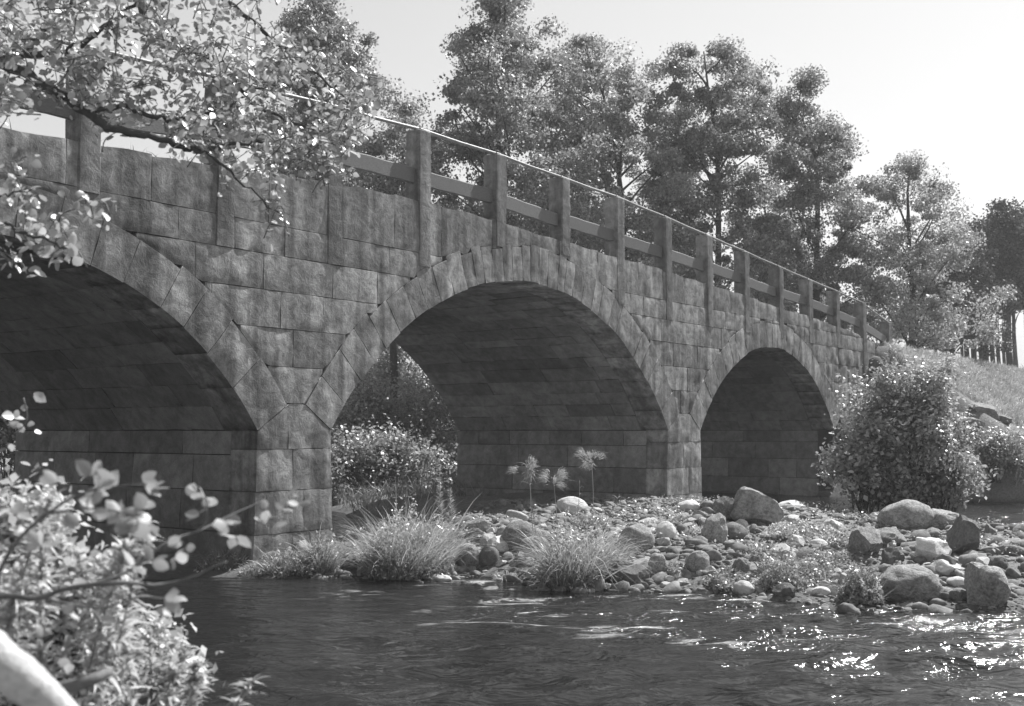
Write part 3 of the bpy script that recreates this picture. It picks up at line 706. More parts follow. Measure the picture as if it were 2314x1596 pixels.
HERO = [  # centre x, bottom y, width, height (picture), angular, material, tilt, label
 (1712, 1192, 112, 84, .55, 'boulder', (.1, .12), 'largest boulder, broad topped and angular, standing on the gravel before the small right arch'),
 (1645, 1182, 58, 52, .6, 'boulder', (.2, -.5), 'sunlit rock leaning on the left side of the largest boulder'),
 (1620, 1236, 50, 62, .35, 'boulder', (0, .2), 'grey rounded rock just below left of the largest boulder'),
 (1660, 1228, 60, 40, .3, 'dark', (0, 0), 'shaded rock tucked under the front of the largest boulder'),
 (2063, 1207, 106, 64, .12, 'boulder', (0, 0), 'smooth dome shaped boulder with a sunlit top'),
 (1965, 1264, 92, 70, .75, 'boulder', (.3, -.45), 'wedge shaped boulder tilted with a bright flat face, left of the dome shaped one'),
 (2012, 1238, 80, 34, .4, 'boulder', (.1, 0), 'flat rock wedged under the dome shaped boulder'),
 (2115, 1277, 84, 62, .6, 'pale', (.2, .5), 'bright white angular boulder below the dome shaped one'),
 (2190, 1262, 76, 84, .85, 'dark', (0, .1), 'dark pointed boulder right of the white one'),
 (2022, 1282, 50, 40, .5, 'dark', (0, .2), 'dark low rock between the wedge and the white boulder'),
 (2138, 1200, 76, 42, .4, 'boulder', (0, 0), 'mottled flat boulder behind the dome shaped one'),
 (2076, 1368, 128, 74, .2, 'boulder', (0, .12), 'broad humped boulder at the waterline on the right'),
 (2252, 1378, 112, 90, .8, 'boulder', (.1, .5), 'slanting layered slab at the right edge by the water'),
 (2142, 1308, 66, 34, .6, 'pale', (0, 0), 'pale flat topped rock between the humped boulder and the slab'),
 (2176, 1362, 40, 26, .3, 'boulder', (0, 0), 'small round rock between the humped boulder and the slab'),
 (2262, 1298, 46, 36, .5, 'dark', (0, 0), 'dark rock at the right edge above the slab'),
 (2170, 1330, 40, 20, .3, 'pale', (0, 0), 'thin pale stone lying before the flat topped rock'),
 (1180, 1244, 78, 54, .2, 'boulder', (0, 0), 'big round boulder left of the tall grass tuft'),
 (1208, 1262, 60, 40, .3, 'boulder', (0, 0), 'light topped stone under the big round boulder by the grass tuft'),
 (1082, 1214, 48, 38, .55, 'boulder', (.2, -.3), 'angular stone at the right edge of the large grass clump'),
 (1140, 1234, 38, 38, .3, 'boulder', (0, 0), 'pale capped stone between the large grass clump and the round boulder'),
 (1060, 1292, 62, 50, .4, 'boulder', (.1, .1), 'blocky stone with a light top near the water beside the large grass clump'),
 (1105, 1286, 44, 44, .3, 'dark', (0, 0), 'dark rounded stone in the hollow below the round boulder'),
 (1183, 1288, 46, 34, .6, 'boulder', (.2, .5), 'stone with a bright slanting face just left of the grass tuft foot'),
 (1112, 1232, 62, 18, .5, 'boulder', (.3, 0), 'flat slab lying across stones above the water'),
 (1440, 1258, 72, 62, .2, 'boulder', (0, 0), 'round grey boulder just right of the tall grass tuft'),
 (1508, 1222, 40, 36, .3, 'pale', (0, 0), 'pale capped stone on the crest right of the round grey boulder'),
 (1424, 1328, 92, 50, .4, 'dark', (.1, .1), 'low dark boulder overhanging the water right of the grass tuft'),
 (1486, 1309, 38, 48, .25, 'boulder', (0, .2), 'upright egg shaped stone beside the low dark boulder'),
 (1580, 1296, 48, 42, .15, 'boulder', (0, 0), 'round cobble in a dark hollow near the middle of the shore'),
 (1684, 1348, 42, 27, .1, 'pale', (0, 0), 'white egg shaped stone at the water edge'),
 (1678, 1302, 34, 32, .35, 'boulder', (0, 0), 'grey stone above the white egg shaped one'),
 (1856, 1248, 38, 24, .3, 'pale', (0, 0), 'small pale squarish stone among the low herbs'),
 (1790, 1160, 66, 24, .5, 'pale', (0, -.15), 'thin pale slab right of the largest boulder'),
 (1842, 1170, 50, 18, .4, 'boulder', (0, .1), 'flat stone beside the channel behind the bar'),
 (1560, 1160, 46, 24, .3, 'pale', (0, 0), 'white stone at the foot of the right pier'),
 (1294, 1166, 62, 36, .3, 'pale', (.1, .2), 'bright white rock among the seed heads of the grass tuft'),
 (1778, 1360, 48, 32, .4, 'dark', (0, 0), 'dark wet stone at the waterline below the herbs'),
 (1860, 1352, 40, 20, .3, 'pale', (0, 0), 'pale wet stone at the waterline left of the leafy shrublet'),
 (1006, 1304, 34, 30, .2, 'boulder', (0, 0), 'speckled round stone at the lower right of the large grass clump'),
 (1001, 1318, 32, 13, .1, 'pale', (0, 0), 'small white stone lying in the water before the large grass clump'),
 (2112, 1150, 112, 62, .5, 'dark', (.1, .1), 'boulder coloured dark for the shade under the big leafy bush'),  # dark stone tone carries the bush's shade
 (2215, 1126, 100, 66, .8, 'boulder', (0, .5), 'slanting rock on the bank right of the big bush'),
 (2262, 1098, 80, 40, .7, 'pale', (.2, .2), 'light flat rock at the right edge on the bank'),
 (2240, 945, 84, 30, .75, 'boulder', (.2, .2), 'upper flat slab of the bank rocks right of the big bush'),
 (2222, 975, 70, 28, .75, 'boulder', (.1, .2), 'lower flat slab of the bank rocks right of the big bush'),
 (2272, 962, 50, 26, .7, 'dark', (.2, .1), 'dark slab at the right edge between the bank slabs'),
 (1985, 860, 62, 48, .4, 'dark', (.1, .2), 'dark rock on the bank just beyond the end of the bridge wall'),
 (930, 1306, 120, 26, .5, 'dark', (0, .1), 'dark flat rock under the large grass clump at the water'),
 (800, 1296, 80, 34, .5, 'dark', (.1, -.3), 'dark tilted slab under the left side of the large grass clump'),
]
for i, (xc, yb, w, h, angl, mat, tilt, lab) in enumerate(HERO):
    P = hit(xc, yb-2); d = depth_of(P); k = d/F_PX; W, H = w*k, h*k
    me = rock_mesh(300+i, 4, angl*1.15, .2 if angl > .3 else .12, 16 if angl > .4 else 5)
    z = P[2]+H*.44; dims = (W*.58, W*.5, H*.68)
    Pc = P+np.array([VD[0], VD[1], 0])*W*.42; rz = HEAD-math.pi/2+.25*math.sin(i*2.3)
    put('boulder' if w > 44 else 'stone', me, mat, (Pc[0], Pc[1], z), dims, rz, tilt, lab, 'boulder' if w > 44 else 'stone')
BAR_IN = [(x, y) for x, y in BAR]
COB = [rock_mesh(600+i, 3, (.45, .7, .9, 1.0)[i % 4], .2, 14) for i in range(14)]
for me in COB: me.materials.append(M['cobble'])
n = 0; tries = 0
placed = []
GRP = 'cobbles scattered over the gravel bar'
while n < 298 and tries < 9000:
    tries += 1
    px = rng.uniform(1020, 2283); py = rng.uniform(1152, 1352)
    P = hit(px, py)
    if P[2] < .005 or P[0] > 16.5: continue
    wp = float(np.clip(rng.lognormal(3.18, .42), 12, 66)); d = depth_of(P); r = wp*d/F_PX/2
    if any((P[0]-q[0])**2+(P[1]-q[1])**2 < ((r+q[2])*.72)**2 for q in placed): continue
    placed.append((P[0], P[1], r)); n += 1
    o = bpy.data.objects.new('cobble', COB[n % 14]); COL.objects.link(o)
    fl = rng.uniform(.5, .9); o.location = (P[0], P[1], P[2]+r*fl*.35); o.scale = (r*1.15, r*rng.uniform(.75, 1.1), r*fl); o.rotation_euler = (rng.normal(0, .3), rng.normal(0, .3), rng.uniform(0, 6.28))
    near_water = P[2] < .10
    tag(o, 'grey river cobble lying at the waterline of the gravel bar' if near_water else 'grey river cobble lying loose on top of the gravel bar', 'cobble', GRP+(' at the waterline' if near_water else ''))
# gravel: too many to count
def gravel(name, npts, smin, smax, region, seed, sub=1):
    rs = np.random.default_rng(seed); pts = []
    X = rs.uniform(region[0], region[1], npts*3); Y = rs.uniform(region[2], region[3], npts*3); Hh = height(X, Y); sd = poly_sd(X, Y, BAR)
    ok = (sd > -.35) & (Hh > -.1); X, Y, Hh = X[ok][:npts], Y[ok][:npts], Hh[ok][:npts]; n = len(X)
    bm = bmesh.new(); bmesh.ops.create_icosphere(bm, subdivisions=sub, radius=1); T0 = np.array([v.co[:] for v in bm.verts]); F0 = np.array([[v.index for v in f.verts] for f in bm.faces]); bm.free()
    s = smin*(smax/smin)**(rs.uniform(0, 1, n)**1.6); a = rs.uniform(0, 6.28, n); V = []
    var = []
    for q in range(8):
        W_ = T0*(1+.25*vnoise(T0, 1.2, 70+q, 2))[:, None]
        for _ in range(6):
            dq = unit(rs.normal(size=3)); W_ = W_-np.outer(np.maximum(W_ @ dq-rs.uniform(.5, .85), 0), dq)
        var.append(W_)
    var = np.array(var)[rs.integers(0, 8, n)]
    var = var*np.stack([s*rs.uniform(.9, 1.4, n), s*rs.uniform(.7, 1.1, n), s*rs.uniform(.4, .75, n)], 1)[:, None]
    ca, sa = np.cos(a)[:, None], np.sin(a)[:, None]; tl = rs.normal(0, .3, n)[:, None]
    x = var[..., 0]*ca-var[..., 1]*sa; y = var[..., 0]*sa+var[..., 1]*ca; z = var[..., 2]+x*tl
    V = np.stack([x+X[:, None], y+Y[:, None], z+(Hh+s*.02)[:, None]], -1).reshape(-1, 3)
    F = (F0[None]+(np.arange(n)*len(T0))[:, None, None]).reshape(-1, 3)
    tag(obj(name, V, F, M['gravel']), kind='stuff')
gravel('shore_cobbles', 1500, .07, .17, (2.3, 17, -11, 2), 6, 2)
gravel('shore_gravel', 9000, .02, .10, (2.3, 17, -11, 2), 3, 2)
gravel('shore_gravel', 9000, .012, .05, (2.3, 14, -9.5, 1), 4, 1)

# ------------------------------------------------------------------ grasses and herbs on the bar
def grass_clump(label, px, py, wpx, hpx, nb, mat='grass', seed=0, herb=0, wid=.012, name='grass_clump', bend=(.2, .9)):
    rs = np.random.default_rng(2000+seed); P = hit(px, py); d = depth_of(P); k = d/F_PX; R = wpx*k/2; H = hpx*k
    Pc = P+np.array([VD[0], VD[1], 0])*R*.5
    root = thing(name, (Pc[0], Pc[1], P[2]), label, 'grass' if name == 'grass_clump' else 'plant')
    a = rs.uniform(0, 6.28, nb); r = R*.8*np.sqrt(rs.uniform(0, 1, nb)); X = Pc[0]+r*np.cos(a); Y = Pc[1]+r*np.sin(a)*.7; Z = np.maximum(height(X, Y), 0)-.02
    base = np.stack([X, Y, Z], 1); out_ = np.stack([np.cos(a)*r/R, np.sin(a)*r/R, np.zeros(nb)], 1)
    direc = np.stack([out_[:, 0]*.45, out_[:, 1]*.45, np.ones(nb)], 1)+rs.normal(0, .24, (nb, 3))*[1, 1, .3]
    ln = H*rs.uniform(.4, 1.05, nb)*(1-.35*(r/R)**2)*np.where(rs.uniform(0, 1, nb) < .12, 1.3, 1)
    V, F = blades(base, direc, ln, wid*rs.uniform(.5, 1.3, nb), rs.uniform(bend[0], bend[1], nb), 5)
    tag(obj('blades', V, F, M[mat], root, False), kind='stuff')
    if herb:
        a = rs.uniform(0, 6.28, herb); r = R*np.sqrt(rs.uniform(0, 1, herb)); zz = H*.78*np.sqrt(np.clip(1-(r/R)**2, 0.02, 1))*rs.uniform(.1, 1, herb)**.8*(.75+.35*np.sin(a*3+seed)*np.sin(r/R*5+seed))
        pos = np.stack([Pc[0]+r*np.cos(a), Pc[1]+r*np.sin(a)*.75, P[2]+zz], 1)
        L = rs.uniform(.02, .05, herb); V, F = leafquads(pos, rs.normal(size=(herb, 3))*.8+[0, 0, .7], rs.normal(size=(herb, 3))+[0, 0, .5], L*1.3, L*.6)
        tag(obj('foliage', V, F, M['herb_leaf'], root, False), kind='stuff')
    return root
grass_clump('large rounded clump of grass and herbs at the water in front of the left pier', 915, 1306, 265, 225, 1500, 'dry', 1, 5200, .013)
grass_clump('smaller grass tuft at the water left of the large rounded clump', 728, 1296, 95, 135, 480, 'dry', 2, 1400, .011)
grass_clump('dull shaded grass at the foot of the left pier', 650, 1300, 150, 90, 700, 'grass', 3, 300, .010)
grass_clump('dim grass on the little bank under the left arch beside the pier', 500, 1290, 150, 55, 500, 'grass', 12, 200, .009)
grass_clump('tall arching grass tuft on the stones below the middle arch', 1300, 1330, 185, 255, 900, 'dry', 4, 1800, .014, bend=(.4, 1.1))
grass_clump('sparse arching grass right of the tall tuft, above the dark boulder', 1385, 1280, 90, 130, 130, 'dry', 5, 0, .016, bend=(.6, 1.2))
grass_clump('thin grass hanging over the water left of the tall tuft', 1150, 1312, 90, 60, 90, 'dry', 6, 0, .012, bend=(.7, 1.3))
grass_clump('low leafy herbs covering the middle of the gravel bar', 1790, 1330, 210, 110, 260, 'grass', 7, 3600, .010, 'herb_patch')
grass_clump('bright leafy shrublet hanging over the water left of the humped boulder', 1955, 1366, 130, 130, 120, 'grass', 8, 3200, .010, 'herb_patch')
grass_clump('sprig of herbs beside the white angular boulder', 2040, 1300, 70, 40, 60, 'grass', 9, 500, .010, 'herb_patch')
grass_clump('low herbs on the crest of the bar right of the largest boulder', 1820, 1215, 220, 50, 200, 'grass', 10, 2200, .010, 'herb_patch')
grass_clump('low herbs on the stones behind the humped boulder at the right', 2180, 1240, 130, 40, 100, 'grass', 13, 900, .010, 'herb_patch')
grass_clump('leafy herbs on the bar left of the wedge shaped boulder', 1880, 1290, 170, 70, 160, 'grass', 14, 2200, .010, 'herb_patch')
grass_clump('thin herbs along the shore below the middle of the bar', 1650, 1330, 150, 60, 140, 'grass', 15, 1200, .010, 'herb_patch')
grass_clump('dim grass at the water under the left arch, nearest the pier corner', 590, 1300, 130, 50, 400, 'grass', 16, 100, .009)
for wi, (wx_, wy_, ww, wh, lab) in enumerate([(1730, 1260, 150, 46, 'weeds below the largest boulder in the middle of the bar'), (1580, 1215, 90, 36, 'weeds between the round grey boulder and the largest boulder'), (1900, 1235, 110, 44, 'weeds left of the dome shaped boulder on the crest'), (1850, 1320, 130, 60, 'weeds just above the waterline right of the white egg shaped stone'), (2230, 1340, 90, 40, 'weeds above the slanting slab at the right edge'), (1530, 1300, 90, 40, 'weeds by the upright egg shaped stone'), (1340, 1200, 110, 60, 'weeds behind the tall arching tuft')]):
    grass_clump(lab, wx_, wy_, ww, wh, 110, 'dry' if wi % 2 else 'grass', 20+wi, 1100, .010, 'herb_patch')
grass_clump('small tuft at the water edge by the pier base', 690, 1302, 60, 60, 120, 'grass', 11, 200, .010)
rs = np.random.default_rng(91); n = 16000; X = rs.uniform(2.4, 14, n); Y = rs.uniform(-11, 0, n); Hh = height(X, Y)
ok = (poly_sd(X, Y, BAR) > .25) & ((np.sin(X*1.9+Y*.7)+np.sin(Y*2.3-X*.8+1)+rs.normal(0, .5, n)) > .1); X, Y, Hh = X[ok], Y[ok], Hh[ok]; n = len(X)
L = rs.uniform(.025, .065, n); V, F = leafquads(np.stack([X, Y, Hh+rs.uniform(.03, .14, n)], 1), rs.normal(size=(n, 3))*.6+[0, 0, .8], rs.normal(size=(n, 3)), L, L*.55)
tag(obj('ground_cover', V, F, M['herb_leaf'], None, False), kind='stuff')
def seed_stalk(px, py0, tx, ty, label, kind, seed):
    rs = np.random.default_rng(2500+seed); P = hit(px, py0); d = depth_of(P)+.25; k = d/F_PX
    b0 = np.array([P[0], P[1], P[2]-.03]); t = at_depth(tx, ty, d)
    root = thing('flower_stalk', b0, label, 'plant', 'tall stalks rising from the grass')
    path = spline([b0, b0*.5+t*.5+rs.normal(0, .02, 3), t], 8); V, F = tube(path, np.linspace(.006, .003, 8), 5); obj('stem', V, F, M['dry'], root)
    if kind == 'plume':
        n = 420; lob = rs.normal(0, .075, (7, 3))*[1, 1, .9]; q = rs.normal(size=(n, 3))*[.02, .02, .03]+lob[rs.integers(0, 6, n)]; base = t+q*.9+[0, 0, -.05]
        V, F = blades(base, q+[0, 0, .05], rs.uniform(.04, .12, n), np.full(n, .006), rs.uniform(.4, 1.2, n), 3); tag(obj('flower_head', V, F, M['seed'], root, False), kind='stuff')
    elif kind == 'spire':
        n = 220; u = rs.uniform(.35, 1, n); base = np.stack([np.interp(u, np.linspace(0, 1, 8), path[:, j]) for j in range(3)], 1); a = rs.uniform(0, 6.28, n)
        V, F = blades(base, np.stack([np.cos(a), np.sin(a), np.full(n, .9)], 1), .15*(1.15-u)*rs.uniform(.6, 1.2, n)+.02, np.full(n, .008), np.full(n, .3), 3); tag(obj('flower_head', V, F, M['herb_leaf'], root, False), kind='stuff')
    else:
        n = 10; u = rs.uniform(.2, .95, n); base = np.stack([np.interp(u, np.linspace(0, 1, 8), path[:, j]) for j in range(3)], 1); a = rs.uniform(0, 6.28, n)
        V, F = blades(base, np.stack([np.cos(a), np.sin(a), np.full(n, .6)], 1), rs.uniform(.1, .25, n), np.full(n, .009), np.full(n, .8), 4); obj('leaves', V, F, M['dry'], root, False)
for a in [(1210, 1240, 1200, 1052, 'pale fluffy seed head on a tall stalk, leftmost of the three plumes', 'plume'), (1215, 1240, 1188, 1040, 'bare leaning stalk just left of the leftmost plume', 'bare'), (1260, 1240, 1250, 1080, 'pale fluffy seed head on the shortest of the three tall stalks', 'plume'),
          (1335, 1230, 1337, 1038, 'pale fluffy seed head standing highest and rightmost of the three plumes', 'plume'), (1290, 1235, 1310, 1085, 'thin bare stalk between the middle and right plume', 'bare'), (1350, 1235, 1400, 1118, 'nodding stalk bent over to the right of the plumes', 'bare'),
          (826, 1200, 816, 1048, 'leafy spire rising at the left of the large grass clump', 'spire'), (1005, 1200, 994, 1085, 'leafy spire at the right top of the large grass clump', 'spire'), (1018, 1210, 1016, 1105, 'second shorter leafy spire at the right end of the large grass clump', 'spire')]:
    seed_stalk(*a, seed=int(a[2]))
# fallen stick on the stones and the piece of driftwood
P = at_z(1150, 1160, .55); Q = at_z(1190, 1172, .5)
V, F = tube(spline([P, (P+Q)/2+[0, 0, .02], Q], 6), [.05, .055, .05, .05, .045, .04], 9); tag(obj('driftwood', V, F, M['log']), 'short pale piece of driftwood lying on the stones under the middle arch', 'driftwood')

# grass of the right embankment, the wall top and behind
def meadow(name, n, xr, yr, cond, lmin, lmax, mat, seed, wid=.02):
    rs = np.random.default_rng(seed); X = rs.uniform(*xr, n); Y = rs.uniform(*yr, n); Hh = height(X, Y); ok = cond(X, Y, Hh); X, Y, Hh = X[ok], Y[ok], Hh[ok]; n = len(X)
    V, F = blades(np.stack([X, Y, Hh-.02], 1), rs.normal(0, .28, (n, 3))*[1, 1, 0]+[0, 0, 1], rs.uniform(lmin, lmax, n), wid*rs.uniform(.6, 1.3, n), rs.uniform(.2, 1, n), 3)
    tag(obj(name, V, F, M[mat], None, False), kind='stuff')
meadow('bank_grass', 60000, (25.5, 48), (-5.5, 1.2), lambda X, Y, H: (H > 1.3) & ((X > 26.9) | (Y < -.3)), .15, .45, 'dry', 61, .025)
meadow('bank_grass', 14000, (22.8, 30), (-7, -1), lambda X, Y, H: (H > .2) & (H < 1.6), .12, .35, 'grass', 62, .02)
meadow('bank_grass', 9000, (-9, -3.8), (-10, 0), lambda X, Y, H: H > .12, .2, .5, 'grass', 63, .014)
meadow('bank_grass', 16000, (3.5, 16), (4.5, 20), lambda X, Y, H: H > .04, .25, .75, 'grass', 66, .02)
meadow('far_grass', 40000, (40, 90), (-4, 40), lambda X, Y, H: H > .2, .2, .6, 'dry', 64, .05)
rs = np.random.default_rng(65); n = 2600; X = rs.uniform(-3, 26, n); tuft = (np.sin(X*2.3)+np.sin(X*5.1+1) > -.1); X = X[tuft]; n = len(X)
V, F = blades(np.stack([X, rs.uniform(.1, .8, n), top(X)-.03], 1), rs.normal(0, .3, (n, 3))*[1, 1, 0]+[0, -.15, 1], rs.uniform(.06, .26, n), np.full(n, .012), rs.uniform(.2, 1, n), 3)
tag(obj('verge_grass', V, F, M['dry'], None, False), kind='stuff')

# ------------------------------------------------------------------ overhanging alder, upper left
alder_base = np.array([-6.9, -5.3, 0.0]); alder_base[2] = h1(*alder_base[:2])
alder = thing('alder_tree', alder_base, 'leafy tree leaning in from the left whose branches hang in front of the bridge', 'tree')
fork = at_depth(-330, 320, 6.6)
V, F = tube(spline([alder_base-[0, 0, .2], alder_base*.5+fork*.5+[.1, 0, -.1], fork, at_depth(-260, -150, 6.7), at_depth(-150, -500, 6.9)], 14), np.linspace(.15, .06, 14), 10); obj('trunk', V, F, M['bark'], alder)
LIMBS = [  # picture x, y, depth along each limb; first radius
 ([(-330, 320, 6.6), (-120, 120, 6.3), (40, 160, 6.0), (120, 205, 6.0), (200, 255, 6.0), (245, 288, 6.0), (330, 306, 6.1), (400, 325, 6.2), (440, 338, 6.2), (520, 330, 6.4), (600, 318, 6.6)], .034),
 ([(440, 338, 6.2), (500, 365, 6.2), (560, 425, 6.3), (640, 492, 6.4)], .011),
 ([(-330, 320, 6.6), (-150, 160, 6.8), (40, 128, 6.6), (130, 120, 6.5), (200, 88, 6.5), (270, 40, 6.5), (330, -20, 6.6)], .03),
 ([(200, 255, 6.0), (280, 240, 6.2), (350, 268, 6.4), (430, 265, 6.6), (520, 235, 6.8), (600, 190, 7.0)], .016),
 ([(320, -70, 7.0), (322, 40, 6.9), (345, 88, 6.8), (400, 105, 6.8), (480, 130, 6.8), (530, 175, 6.9), (570, 230, 7.0), (640, 270, 7.1), (730, 300, 7.2)], .026),
 ([(260, -80, 6.7), (430, -60, 7.0), (560, 40, 7.1), (640, 105, 7.2), (720, 170, 7.2), (790, 235, 7.2)], .02),
 ([(40, 128, 6.6), (100, 70, 6.4), (150, 20, 6.4), (190, -40, 6.4)], .016),
 ([(-330, 320, 6.6), (-180, 420, 5.8), (-60, 480, 5.2), (40, 520, 5.0), (100, 545, 4.9), (160, 565, 4.9)], .014),
 ([(-60, 480, 5.2), (0, 560, 5.0), (50, 600, 4.9)], .008), ([(-60, 480, 5.2), (20, 440, 5.0), (75, 430, 5.0)], .007), ([(-180, 420, 5.8), (-60, 900, 4.6), (20, 985, 4.5)], .009)]
mb = MB(); limb_pts = []
mb.add(*tube([at_depth(-150, -500, 6.9), at_depth(320, -70, 7.0)], [.05, .026], 6)); mb.add(*tube([at_depth(-150, -500, 6.9), at_depth(260, -80, 6.7)], [.045, .02], 6))
for pts, r in LIMBS:
    P = spline([at_depth(*p) for p in pts], len(pts)*5); P = P+rng.normal(0, .008, P.shape); mb.add(*tube(P, np.linspace(r, r*.28, len(P)), 7)); limb_pts.append(P)
mb.build('limbs', M['bark'], alder); LP = np.concatenate(limb_pts)
holes = [(388, 205, 52), (310, 118, 26), (75, 165, 44), (610, 60, 44), (90, 265, 52), (330, 335, 60), (255, 330, 45), (700, 60, 40), (110, 330, 60), (20, 320, 60), (420, 75, 24), (560, 90, 26), (190, 290, 30)]
tw = []; t0 = 0
def hole_ok(x, y): return all((x-a)**2+(y-b2)**2 > r*r for a, b2, r in holes)
while len(tw) < 520 and t0 < 16000:
    t0 += 1; x = rng.uniform(-60, 850); y = rng.uniform(-50, 420)
    up = np.interp(x, [-60, 120, 200, 420, 520, 640, 760, 830, 850], [250, 250, 285, 330, 385, 420, 400, 330, 250]); lo_ = np.interp(x, [-60, 560, 640, 720, 790, 850], [-60, -60, 30, 90, 150, 210])
    if y > up or y < lo_ or not hole_ok(x, y): continue
    if y < 60 and x > 450 and rng.uniform() < .4: continue
    tw.append((x, y, np.interp(x, [0, 400, 800], [6.0, 6.5, 7.2])+rng.normal(0, .35)))
for q in [(470, 350, 6.2), (500, 395, 6.2), (520, 370, 6.3), (455, 372, 6.2), (680, 350, 6.9), (700, 330, 6.9), (715, 365, 6.9), (655, 400, 6.7), (690, 290, 7), (740, 300, 7)]: tw.append(q)
special = [(620, 470, 6.4), (645, 485, 6.4), (600, 480, 6.4), (635, 455, 6.4), (95, 545, 4.9), (140, 570, 4.9), (165, 575, 4.9), (60, 555, 5), (110, 580, 4.9), (40, 600, 4.9), (60, 620, 4.9), (80, 525, 5), (50, 500, 5), (75, 425, 5), (30, 440, 5), (60, 460, 5), (30, 985, 4.5), (40, 1015, 4.5), (150, 480, 5.0), (200, 490, 5.2), (30, 560, 5.0)]
pos, nrm, axs, siz = [], [], [], []; mb = MB()
TG = np.array([at_depth(*q) for q in tw+special]); nsp = len(tw)
order = np.argsort([np.linalg.norm(LP-t, axis=1).min() for t in TG]); NET = LP.copy()
for qi in order:
    T = TG[qi]; dd = np.linalg.norm(NET-T, axis=1); i = int(dd.argmin()); A = NET[i]; sp = qi >= nsp
    if dd[i] > .8: A = T+unit(rng.normal(size=3)+[-.4, .1, .35])*.3
    if dd[i] < .12: A = T+unit(A-T+rng.normal(0, .05, 3))*.18
    mid = (A+T)/2+rng.normal(0, .035, 3)+[0, 0, .02]; P = spline([A, mid, T], 7); mb.add(*tube(P, np.linspace(.0042, .0018, 7), 4)); NET = np.concatenate([NET, P[3:]])
    nl = int(rng.integers(8, 14)) if not sp else 11; Ltw = np.linalg.norm(T-A)
    for j in range(nl):
        u = 1-(j/nl)*min(1, .34/max(Ltw, .05)); c = np.array([np.interp(u, np.linspace(0, 1, 7), P[:, k]) for k in range(3)])+rng.normal(0, .026, 3)
        d_ = unit(rng.normal(size=3)+unit(T-A)*.7+np.array([0, 0, -.15])); pos.append(c); axs.append(d_); nrm.append(rng.normal(size=3)*.75+np.array([.1, -.15, .8])+(.35*(-VD))); siz.append(rng.uniform(.028, .060)*(1.15 if sp else 1))
tag(mb.build('twigs', M['twig'], alder), kind='stuff')
shaped_leaves(alder, 'alder', np.array(pos), np.array(nrm), np.array(axs), np.array(siz), 298)

# ------------------------------------------------------------------ near plants, lower left
sb = at_depth(-160, 1560, 2.9); sb[2] = h1(sb[0], sb[1])
sap = thing('sapling', sb, 'out of focus broad leaved sapling reaching out over the water in the lower left foreground', 'plant')
BR = [([(-160, 1700, 2.9), (-60, 1440, 2.9), (95, 1352, 2.9), (180, 1325, 2.9), (290, 1318, 2.9), (360, 1322, 3.0), (430, 1306, 3.0), (480, 1282, 3.0), (512, 1270, 3.0)], .009),
      ([(95, 1352, 2.9), (150, 1330, 2.9), (230, 1315, 2.9), (300, 1285, 2.95), (380, 1225, 3.0), (450, 1200, 3.1), (520, 1165, 3.2), (600, 1130, 3.3)], .006),
      ([(-60, 1440, 2.9), (20, 1250, 2.8), (110, 1160, 2.8), (200, 1110, 2.8), (320, 1095, 2.8)], .006), ([(110, 1160, 2.8), (220, 1150, 2.8), (330, 1170, 2.85)], .004),
      ([(380, 1225, 3.0), (460, 1190, 3.05), (465, 1125, 3.05)], .004), ([(95, 1352, 2.9), (220, 1375, 2.9), (310, 1350, 2.9), (385, 1355, 3.0)], .004), ([(-60, 1440, 2.9), (-10, 1100, 2.7), (-20, 1000, 2.7)], .005)]
mb = MB()
for pts, r in BR:
    P = [at_depth(*p) for p in pts]
    if pts[0][1] == 1700: P[0] = sb-[0, 0, .1]
    P = spline(P, len(pts)*4); mb.add(*tube(P, np.linspace(r, r*.35, len(P)), 6))
mb.build('branches', M['twig'], sap)
CL = [(130, 1090, 3, 55), (205, 1075, 3, 60), (190, 1115, 3, 55), (262, 1085, 3, 62), (240, 1105, 3, 60), (322, 1085, 3, 58), (335, 1108, 3, 50), (148, 1160, 3, 48), (205, 1160, 2, 48), (215, 1140, 3, 50), (285, 1150, 3, 52), (270, 1170, 3, 55), (325, 1150, 3, 55), (318, 1185, 3, 60), (295, 1200, 3, 50), (332, 1165, 2, 46),
      (445, 1110, 2, 40), (462, 1125, 3, 44), (470, 1145, 3, 44), (450, 1165, 2, 44), (512, 1185, 3, 48), (545, 1180, 3, 48), (532, 1212, 3, 46), (600, 1150, 2, 36), (590, 1180, 3, 34), (620, 1190, 2, 34), (650, 1120, 3, 38), (640, 1150, 2, 34), (675, 1140, 2, 32), (320, 1215, 2, 50), (345, 1222, 2, 55), (380, 1235, 3, 40), (395, 1262, 3, 44), (420, 1240, 2, 34), (372, 1350, 3, 60), (385, 1385, 2, 44), (300, 1280, 3, 50), (345, 1268, 3, 50),
      (60, 1200, 3, 48), (40, 1160, 3, 48), (90, 1230, 3, 46), (180, 1330, 2, 54), (150, 1390, 2, 44), (100, 1440, 2, 40), (260, 1400, 2, 40), (160, 1500, 2, 44), (30, 1480, 1, 40), (270, 1430, 2, 44)]
pos, nrm, axs, siz = [], [], [], []
for x, y, n_, s in CL:
    dep = 2.85+rng.normal(0, .08)+(.25 if x > 440 else 0)
    for j in range(n_):
        a = rng.uniform(0, 6.28); c = at_depth(x, y, dep); d_ = RD*math.cos(a)+UD*(math.sin(a)*.8+.35)+VD*rng.normal(0, .4)
        pos.append(c); axs.append(d_); nrm.append(rng.normal(size=3)*.6+UD*.9-VD*.5+RD*.2); siz.append(s*rng.uniform(.65, 1.0)*dep/F_PX)
shaped_leaves(sap, 'near_leaf', np.array(pos), np.array(nrm), np.array(axs), np.array(siz), 298)
